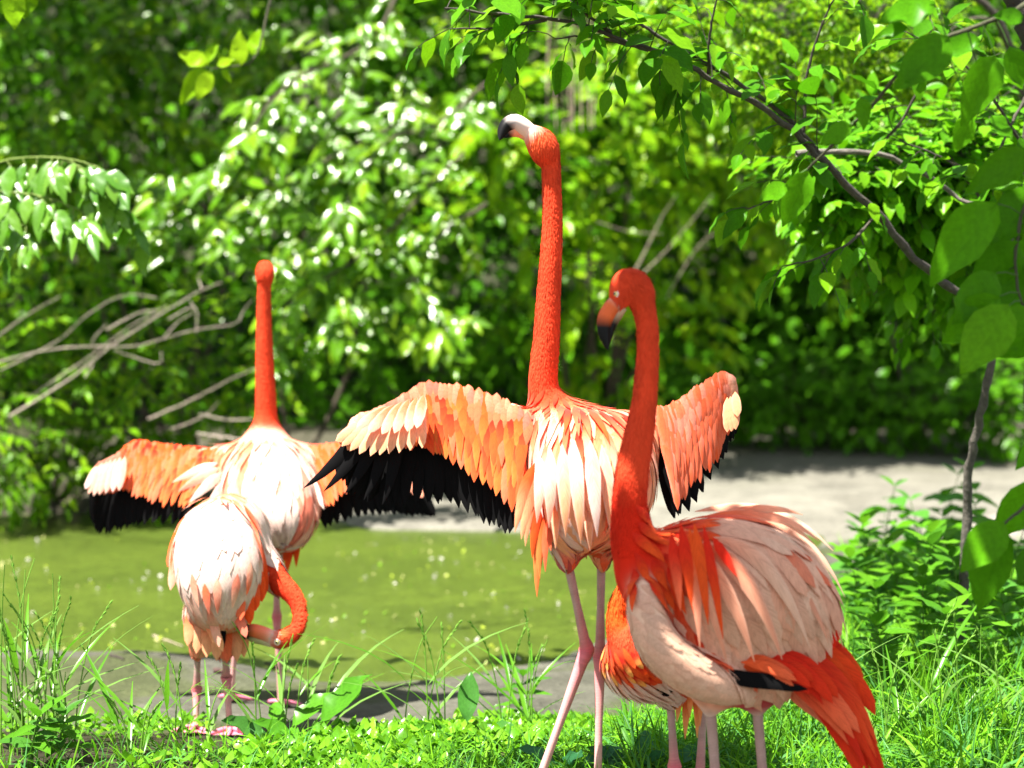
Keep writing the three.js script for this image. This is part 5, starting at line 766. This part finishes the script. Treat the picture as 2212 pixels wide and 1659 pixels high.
// ---------------------------------------------------------------- dead wood
function deadWood(name, label, category, lines, r, color, group) {
  const root = thing(name, label, category, at(...lines[0][0]), group);
  lines.forEach((l, i) => part('branch', shiftTo(limb(l.map((q) => at(...q)), r * (i ? rr(0.45, 0.8) : 1), r * 0.3, 18, 6), root), bark(color), root));
}
reseed(241);
const DRY = [0.5, 0.43, 0.36];
const D9 = (l, d) => l.map(([x, y], i) => [x, y, d + 0.05 * Math.sin(i * 2)]);
deadWood('dead_branch', 'bare pale branches of a fallen bough reaching out of the left shrub over the water', 'branch', [D9([[20, 900], [150, 820], [245, 744], [355, 674], [437, 626], [480, 610]], 9.0), D9([[-30, 790], [100, 756], [212, 748], [294, 748], [364, 728], [441, 709], [511, 699], [527, 670], [547, 646]], 9.05), D9([[0, 800], [131, 732], [180, 687], [245, 646], [286, 636], [339, 644]], 9.1), D9([[245, 756], [294, 773], [347, 783], [348, 760]], 9.05), D9([[184, 815], [204, 777], [198, 740], [230, 700]], 9.0), D9([[437, 626], [428, 600], [436, 588]], 9.0), D9([[230, 712], [300, 676], [340, 670]], 9.05), D9([[-10, 730], [61, 679], [130, 640]], 9.1), D9([[355, 728], [385, 695], [420, 670], [410, 650]], 9.05), D9([[364, 690], [420, 664], [425, 720]], 9.1), D9([[60, 860], [180, 780], [290, 700], [360, 660]], 9.15)], 0.0065, DRY);
deadWood('dead_branch', 'bare brown branch low above the water, left of the flamingo neck', 'branch', [D9([[320, 906], [409, 867], [478, 830], [560, 790]], 9.3), D9([[370, 928], [441, 899], [474, 867]], 9.25)], 0.0075, [0.36, 0.3, 0.25]);
deadWood('dead_branch', 'short broken pale stick lying by the far waterline just above the left flamingo back', 'branch', [D9([[425, 938], [470, 944], [545, 950]], 8.9), D9([[430, 896], [490, 906], [545, 905]], 9.2)], 0.010, [0.5, 0.42, 0.36]);
deadWood('dead_branch', 'pale crossed twigs in the yellow-green shrub above the right flamingo head', 'branch', [D9([[1370, 590], [1430, 470], [1462, 420]], 11), D9([[1390, 590], [1440, 540], [1500, 470], [1540, 420]], 11.1), D9([[1290, 480], [1360, 500], [1430, 505]], 11), D9([[1440, 640], [1520, 520], [1560, 500]], 11.1)], 0.0065, [0.36, 0.3, 0.23]);
deadWood('hanging_vine', 'pale vine stems hanging straight down above the tallest flamingo head', 'vine', [1184, 1200, 1214, 1240, 1255, 1270, 1285, 1230].map((x, i) => D9([[x + 6, 40], [x, 150], [x - 3 + (i % 3) * 4, 255 + (i * 37) % 40]], 11)), 0.012, [0.4, 0.31, 0.24]);
function stickOnGround(label, v, w, v2, w2, d, d2, r, color, y = 0) { const a = at(v, w, d), b = at(v2, w2, d2); for (const p of [a, b]) p.y = Math.max(groundHeight(p.x, -p.z), -0.012) + r * 0.6 + y; const m = a.clone().lerp(b, 0.5).add(V3(0.01, r * 0.4, 0.015)); const root = thing('stick', label, 'stick', a); part('wood', shiftTo(limb([a, m, b], r, r * 0.5, 14, 6), root), bark(color), root); }
reseed(251);
stickOnGround('thin pale stick floating on the green water left of the preening flamingo', 331, 1379, 395, 1403, 6.66, 6.45, 0.004, [0.5, 0.4, 0.3]);
stickOnGround('short dark stick on the wet mud left of the preening flamingo legs', 239, 1446, 268, 1458, 6.1, 6.0, 0.006, [0.05, 0.035, 0.03]);
stickOnGround('stubby dark red-brown piece of wood on the mud behind the preening flamingo legs', 462, 1484, 502, 1484, 5.85, 5.85, 0.011, [0.1, 0.05, 0.045]);
stickOnGround('long thin twig along the edge of the mud right of the preening flamingo head', 573, 1424, 645, 1452, 6.15, 5.95, 0.0045, [0.05, 0.04, 0.03]);
// ---------------------------------------------------------------- stones
function rock(label, p, sx, sy, sz, c, s) { const g = new THREE.IcosahedronGeometry(1, 4), P = g.attributes.position, v = V3(); for (let i = 0; i < P.count; i++) { v.fromBufferAttribute(P, i); const k = 0.75 + 0.5 * fbm(v.x * 1.3 + s, v.y * 1.3, v.z * 1.3, 4); v.multiplyScalar(k); P.setXYZ(i, v.x * sx, v.y * sy, v.z * sz); } g.computeVertexNormals(); const o = part('rock', g, new THREE.MeshStandardMaterial({ color: lin(...c), map: sand, bumpMap: sand, bumpScale: 0.01, roughness: 0.9 }), scene); o.name = numbered('rock'); o.position.copy(p); tag(o, label, 'rock'); }
{ const y = (x, d) => groundHeight(x, d); rock('long flat pale rock at the right edge behind the thin stem', V3(2.42, y(2.42, 8.2) + 0.12, -8.2), 0.42, 0.10, 0.3, [0.22, 0.2, 0.17], 4); }
// ---------------------------------------------------------------- grass, ground cover, weeds
function bladeGeo(bend, w) { const us = [0, 0.25, 0.5, 0.75, 1], pos = [], idx = [], uv = []; let y = 0, z = 0; us.forEach((u, i) => { if (i) { const a = bend * u; y += 0.25 * Math.cos(a); z += 0.25 * Math.sin(a); } const k = w * (1 - Math.pow(u, 1.6)) * 0.5 + 0.0008; for (const s of [-1, 0, 1]) { pos.push(s * k, y, z + (s ? 0 : -k * 0.35)); uv.push(s * 0.5 + 0.5, u); } }); for (let i = 0; i < 4; i++) for (let s = 0; s < 2; s++) { const a = i * 3 + s; idx.push(a, a + 1, a + 3, a + 1, a + 4, a + 3); } return geoFrom(pos, idx, { uv }); }
const BLADES = [bladeGeo(0.6, 0.035), bladeGeo(1.3, 0.045), bladeGeo(2.0, 0.05), bladeGeo(1.6, 0.075)];
const grassMat = new THREE.MeshPhysicalMaterial({ color: 0xffffff, roughness: 1, transmission: 0.4, thickness: 0, specularIntensity: 0.1, clearcoat: 0.2, clearcoatRoughness: 0.4, side: THREE.DoubleSide });
function scatter(label, name, geos, n, pick, lenFn, tints, mat, leafy = false) {
  const root = new THREE.Group(); root.name = numbered(name); scene.add(root); tag(root, label, name.replace('_', ' '), null, 'stuff');
  const lists = geos.map(() => []), m = new THREE.Matrix4(), q = new THREE.Quaternion(), e = new THREE.Euler(), c = new THREE.Color();
  for (let i = 0; i < n; i++) { const p = pick(); if (!p) continue; const l = lenFn(p); e.set(rr(-0.35, 0.35), rr(0, 6.283), rr(-0.35, 0.35)); if (leafy) e.set(rr(0.7, 1.5), rr(0, 6.283), 0, 'YXZ'); q.setFromEuler(e); const t = tints[Math.floor(rnd() * tints.length)], k = rr(0.75, 1.25); lists[Math.floor(rnd() * geos.length)].push([new THREE.Matrix4().compose(p, q, V3(l * (leafy ? 1 : rr(0.7, 1.3)), l, l)), [t[0] * k, t[1] * k, t[2] * k]]); }
  lists.forEach((l, g) => { if (!l.length) return; const im = shade(new THREE.InstancedMesh(geos[g], mat, l.length)); im.name = 'blades'; im.userData.kind = 'stuff'; l.forEach(([mm, cc], i) => { im.setMatrixAt(i, mm); im.setColorAt(i, c.setRGB(...cc)); }); root.add(im); });
}
const T_GRASS = [[0.075, 0.25, 0.006], [0.11, 0.31, 0.008], [0.055, 0.19, 0.012], [0.15, 0.36, 0.012], [0.07, 0.23, 0.05]];
const grassAt = () => { const d = rr(3.75, 9.2), x = rr(-d * 0.32, d * 0.42), h = groundHeight(x, d); if (h < 0.045 || d > 9) return null; const edge = smoothstep(h, 0.045, 0.14); if (rnd() > edge * (x < 0.1 ? 0.75 : 1)) return null; if (x < 0.3 && d > 4.1 + 0.3 * rnd() + 0.15 * Math.sin(x * 6)) return null; if (x < -0.6 && rnd() < 0.8) return null; if (noise(x * 5, d * 5, 8) < 0.22) return null; return V3(x, h - 0.006, -d); };
reseed(301);
scatter('green grass of mixed blades covering the bank', 'grass', BLADES, 155000, grassAt, (p) => rr(0.05, 0.16) * (p.x > 0.9 ? 1.6 : p.x > 0.25 ? 1.2 : 0.85), T_GRASS, grassMat);
scatter('low round-leaved ground cover among the grass at the bottom of the view', 'ground_cover', ROUND, 60000, () => { const d = rr(3.8, 6.5), x = rr(-d * 0.3, d * 0.3), h = groundHeight(x, d); if (h < 0.07 || (x < -0.62 && rnd() < 0.8)) return null; if (noise(x * 3, d * 3, 18) < 0.42) return null; return V3(x, h + rr(0.005, 0.05), -d); }, () => rr(0.014, 0.034), [[0.15, 0.4, 0.01], [0.2, 0.46, 0.02], [0.10, 0.3, 0.01]], leafMat([1, 1, 1], 1.2, 0.4), true);
function leafyPlant(name, label, base, h, o, group) {
  const root = thing(name, label, 'plant', base, group), leaves = [], lean = V3(rr(-0.18, 0.18), 1, rr(-0.1, 0.15)), pts = [0, 0.33, 0.66, 1].map((u) => base.clone().add(V3(lean.x * u * u * h, h * u, lean.z * u * u * h))), cu = new THREE.CatmullRomCurve3(pts);
  part('stem', shiftTo(sweep(cu.getPoints(10), curveLerp([o.r ?? 0.004, 0.0015], 10), 6), root), stemMat([0.07, 0.16, 0.02]), root);
  const n = o.nodes;
  for (let i = 1; i <= n; i++) { const u = lerp(o.from ?? 0.2, 1, i / n), p = cu.getPoint(u), k = o.leaf * (o.top ? 1 : Math.sin(Math.PI * lerp(0.3, 0.85, i / n))), a0 = i * 1.57 + rr(-0.3, 0.3); for (let j = 0; j < (o.whorl ?? 2); j++) { const a = a0 + j * 6.283 / (o.whorl ?? 2), up = i === n ? 0.8 : rr(0.0, 0.5) - (o.droop ?? 0.15); leaves.push({ p: p.clone(), dir: V3(Math.cos(a), up, Math.sin(a)).normalize(), nrm: V3(-Math.cos(a) * up + gauss() * 0.2, 1, -Math.sin(a) * up + 0.25), len: k * rr(0.75, 1.2) }); } }
  addLeaves(root, leaves, o.geos, o.tints, { parts: o.parts ?? 40, gloss: o.gloss ?? 0.45, rough: 0.42 });
}
reseed(311);
const gAt = (v, d) => { const q = at(v, 1000, d); return V3(q.x, groundHeight(q.x, d) - 0.01, -d); };
const T_NET = [[0.07, 0.25, 0.006], [0.1, 0.31, 0.008], [0.08, 0.26, 0.03]];
for (const [v, d, h, l, lab] of [[1850, 6.4, 0.34, 0.11, 'nettle plant with broad leaves nearest the right flamingo rump'], [1905, 6.8, 0.46, 0.11, 'nettle plant with its thin top against the pale far shore'], [1960, 6.2, 0.36, 0.12, 'nettle plant with large toothed leaves in the middle of the weed patch'], [2010, 6.6, 0.42, 0.12, 'nettle plant left of the thin tree stem'], [2060, 6.0, 0.40, 0.14, 'bushy nettle plant at the foot of the thin tree stem'], [2120, 6.2, 0.44, 0.12, 'nettle plant right of the thin tree stem'], [2175, 5.9, 0.42, 0.11, 'nettle plant at the right edge of the view'], [2085, 6.9, 0.5, 0.14, 'nettle plant standing tallest, behind the thin tree stem'], [1880, 5.9, 0.28, 0.12, 'low nettle plant in front of the one nearest the right flamingo rump'], [1935, 5.7, 0.28, 0.12, 'low nettle plant at the front of the weed patch'], [1990, 5.8, 0.3, 0.13, 'low nettle plant in front of the one left of the stem'], [2040, 5.5, 0.3, 0.12, 'low nettle plant just in front of the thin tree stem'], [2145, 5.4, 0.32, 0.12, 'low nettle plant under the large spotted leaves'], [2030, 7.2, 0.46, 0.13, 'dark nettle plant farthest back, by the far shore']]) leafyPlant('nettle_plant', lab, gAt(v, d), h, { nodes: 8, leaf: l * 1.2, geos: ROUND.concat(OVATE.slice(1, 2)), tints: T_NET, droop: 0.3, r: 0.005 });
const spots = [[1870, 5.4, 0.34], [1915, 5.0, 0.3], [1960, 5.6, 0.36], [2000, 4.9, 0.34], [2040, 5.3, 0.42], [2095, 5.0, 0.38], [2150, 5.5, 0.42], [2190, 4.8, 0.34], [1930, 4.6, 0.26], [2060, 4.5, 0.3], [1985, 5.15, 0.4], [2130, 4.6, 0.32], [1880, 5.9, 0.4]];
const by = ['tufted narrow-leaved weed behind the right flamingo tail', 'narrow-leaved weed right of the red tail feathers', 'narrow-leaved weed before the low nettles in the middle', 'short narrow-leaved weed in the grass right of the tail tip', 'tall narrow-leaved weed before the thin tree stem', 'narrow-leaved weed below the large spotted leaves', 'tall narrow-leaved weed behind the large spotted leaves', 'narrow-leaved weed at the right edge below the spotted leaves', 'lowest narrow-leaved weed beside the tail tip', 'narrow-leaved weed near the bottom, below the thin stem', 'slim narrow-leaved weed between tail and stem', 'narrow-leaved weed near the bottom right corner', 'narrow-leaved weed at the foot of the nettle beside the rump'];
spots.forEach(([v, d, h], i) => leafyPlant('willowherb_plant', by[i], gAt(v, d), h, { nodes: 9, leaf: 0.085, geos: LANCE, tints: [[0.08, 0.25, 0.01], [0.11, 0.3, 0.012], [0.06, 0.2, 0.01]], whorl: 3, droop: -0.15, top: true, parts: 40 }, 'narrow-leaved weeds in the grass at the lower right'));
for (const [v, d, h, lab] of [[1610 - 130, 4.7, 0.12, 'small star-leaved weed behind the walking leg of the middle flamingo'], [60, 4.1, 0.13, 'leafy weed with drooping pointed leaves at the bottom left corner'], [120, 4.15, 0.12, 'leafy weed right of the corner weed at the bottom left'], [1120, 4.9, 0.16, 'slender weed at the mud edge left of the middle flamingo legs']]) leafyPlant('weed_plant', lab, gAt(v, d), h, { nodes: 5, leaf: 0.08, geos: LANCE, tints: [[0.08, 0.25, 0.01], [0.06, 0.2, 0.02]], whorl: 3, droop: 0.05, top: true });
function dock(label, v, d, list, tints) { const b = gAt(v, d), root = thing('broad_leaved_plant', label, 'plant', b), leaves = [], st = []; for (const [a, el, l] of list) { const dir = V3(Math.cos(a) * Math.cos(el), Math.sin(el), Math.sin(a) * Math.cos(el)), p = b.clone().addScaledVector(dir, l * 0.35).add(V3(0, 0.02, 0)); st.push(sweep([b, b.clone().lerp(p, 0.5).add(V3(0, 0.012, 0)), p], [0.003, 0.0025, 0.002], 5)); leaves.push({ p, dir, nrm: V3(-dir.x * 0.5, 1, 0.6), len: l }); } part('stalk', shiftTo(mergeGeometries(st), root), stemMat([0.07, 0.17, 0.02]), root); addLeaves(root, leaves, [leafGeo(0.5, 0.3, 0.12, 0.95, 1.6), leafGeo(0.42, 0.35, 0.2, 1.0, 1.6)], tints, { parts: 20, gloss: 0.5 }); }
reseed(321);
const T_DOCK = [[0.07, 0.24, 0.012], [0.09, 0.28, 0.015], [0.06, 0.2, 0.03]];
dock('broad-leaved plant below the preening flamingo feet', 600, 4.4, [[-0.4, 0.75, 0.13], [2.6, 0.5, 0.12], [1.2, 0.4, 0.12], [-1.8, 0.7, 0.1]], T_DOCK);
dock('broad-leaved plant with one long leaf pointing up right, right of the preening flamingo feet', 655, 4.35, [[-0.1, 0.85, 0.17], [2.9, 0.5, 0.1], [1.3, 0.5, 0.12]], T_DOCK);
dock('broad-leaved plant with an upright round leaf, left of the middle flamingo forward foot', 1005, 4.35, [[-1.4, 1.25, 0.13], [0.3, 0.45, 0.1], [2.7, 0.5, 0.1]], T_DOCK);
dock('blue-green broad-leaved plant cut by the bottom edge, between the middle flamingo legs', 1230, 3.98, [[1.5, 0.7, 0.11], [0.2, 0.6, 0.1], [2.8, 0.6, 0.1]], [[0.05, 0.2, 0.08]]);
dock('blue-green broad-leaved plant cut by the bottom edge, under the right flamingo legs', 1395, 3.98, [[1.4, 0.7, 0.12], [0.3, 0.6, 0.12], [2.9, 0.6, 0.11], [-1.5, 0.8, 0.1]], [[0.05, 0.2, 0.07]]);
// clumps of seeding grass
function seedGrass(label, v, d, n, spread, h0, h1) {
  const b = gAt(v, d), root = thing('seeding_grass', label, 'grass clump', b), L = [], tints = [[0.11, 0.3, 0.015], [0.08, 0.25, 0.01], [0.16, 0.32, 0.06]];
  for (let i = 0; i < n; i++) {
    const p = b.clone().add(V3(gauss() * spread, 0, gauss() * spread)); p.y = groundHeight(p.x, -p.z) - 0.01; const h = rr(h0, h1), ln = V3(rr(-0.35, 0.4), 1, rr(-0.15, 0.25)), pts = curvePts([p, p.clone().add(V3(ln.x * h * 0.12, h * 0.4, ln.z * h * 0.1)), p.clone().add(V3(ln.x * h * 0.4, h * 0.8, ln.z * h * 0.3)), p.clone().add(V3(ln.x * h * 0.75, h, ln.z * h * 0.6))], 16), g = [sweep(pts, curveLerp([0.0022, 0.0011], 16), 5)];
    if (i % 3 !== 2) for (let k = 9; k <= 16; k++) for (let s = 0; s < 2; s++) { const q = pts[k], t = pts[Math.min(16, k + 1)].clone().sub(pts[k - 1]).normalize(), o = randDir().multiplyScalar(0.35).add(t).normalize(); g.push(sweep([q, q.clone().addScaledVector(o, 0.006), q.clone().addScaledVector(o, 0.014)], [0.0008, 0.0022, 0.0003], 4)); }
    part('stalk', shiftTo(mergeGeometries(g), root), stemMat([0.12, 0.26, 0.03]), root);
    for (let k = 0; k < 2; k++) { const q = pts[2 + k * 4], a = rr(0, 6.28); L.push({ p: q.clone(), dir: V3(Math.cos(a) * 0.6, 0.8, Math.sin(a) * 0.6).normalize(), nrm: V3(-Math.cos(a), 0.6, -Math.sin(a) + 0.4), len: rr(0.14, 0.3) }); }
  }
  addLeaves(root, L, [leafGeo(0.045, 0.3, 0.5, 0.6), leafGeo(0.05, 0.3, 0.25, 0.6)], tints, { parts: 60, gloss: 0.7, name: 'blade' });
}
reseed(331);
seedGrass('tall clump of seeding grass at the left edge in front of the pond', 20, 4.3, 11, 0.07, 0.32, 0.52);
seedGrass('clump of tall grass leaning right, beside the left-edge clump', 110, 4.35, 9, 0.06, 0.28, 0.46);
seedGrass('clump of seeding grass below the tail of the preening flamingo', 380, 4.3, 4, 0.05, 0.16, 0.28);
seedGrass('clump of seeding grass with drooping heads left of the preening flamingo', 290, 4.15, 4, 0.05, 0.14, 0.22);
seedGrass('clump of tall grass in front of the standing flamingo foot', 590, 4.45, 4, 0.03, 0.2, 0.36);
seedGrass('clump of grass with dark stalks right of the preening flamingo', 660, 4.5, 4, 0.05, 0.2, 0.3);
seedGrass('clump of seeding grass on the mud edge in the middle of the view', 930, 4.5, 5, 0.06, 0.2, 0.34);
seedGrass('clump of tall grass left of the middle flamingo legs', 1090, 4.6, 6, 0.07, 0.24, 0.36);
seedGrass('clump of grass with bent blades behind the legs of the right flamingo', 1640, 4.4, 6, 0.1, 0.16, 0.28);
seedGrass('clump of dark tall grass below the tail of the large flamingo', 1930, 4.15, 7, 0.09, 0.22, 0.36);
seedGrass('clump of grass with pale heads at the bottom right corner', 2110, 4.2, 8, 0.1, 0.22, 0.38);
// flecks afloat
reseed(341);
scatter('pale petals and bits of leaf floating on the pond', 'floating_flecks', ROUND, 900, () => { const d = rr(5.6, 9.4), x = rr(-d * 0.3, d * 0.25); if (groundHeight(x, d) > -0.012) return null; if (noise(x * 2, d * 2, 28) < 0.4) return null; return V3(x, -0.008, -d); }, () => rr(0.008, 0.026), [[0.6, 0.58, 0.5], [0.35, 0.45, 0.05], [0.5, 0.5, 0.2], [0.15, 0.3, 0.02]], leafMat([1, 1, 1], 0.2, 0.5), true);
renderer.render(scene, camera);
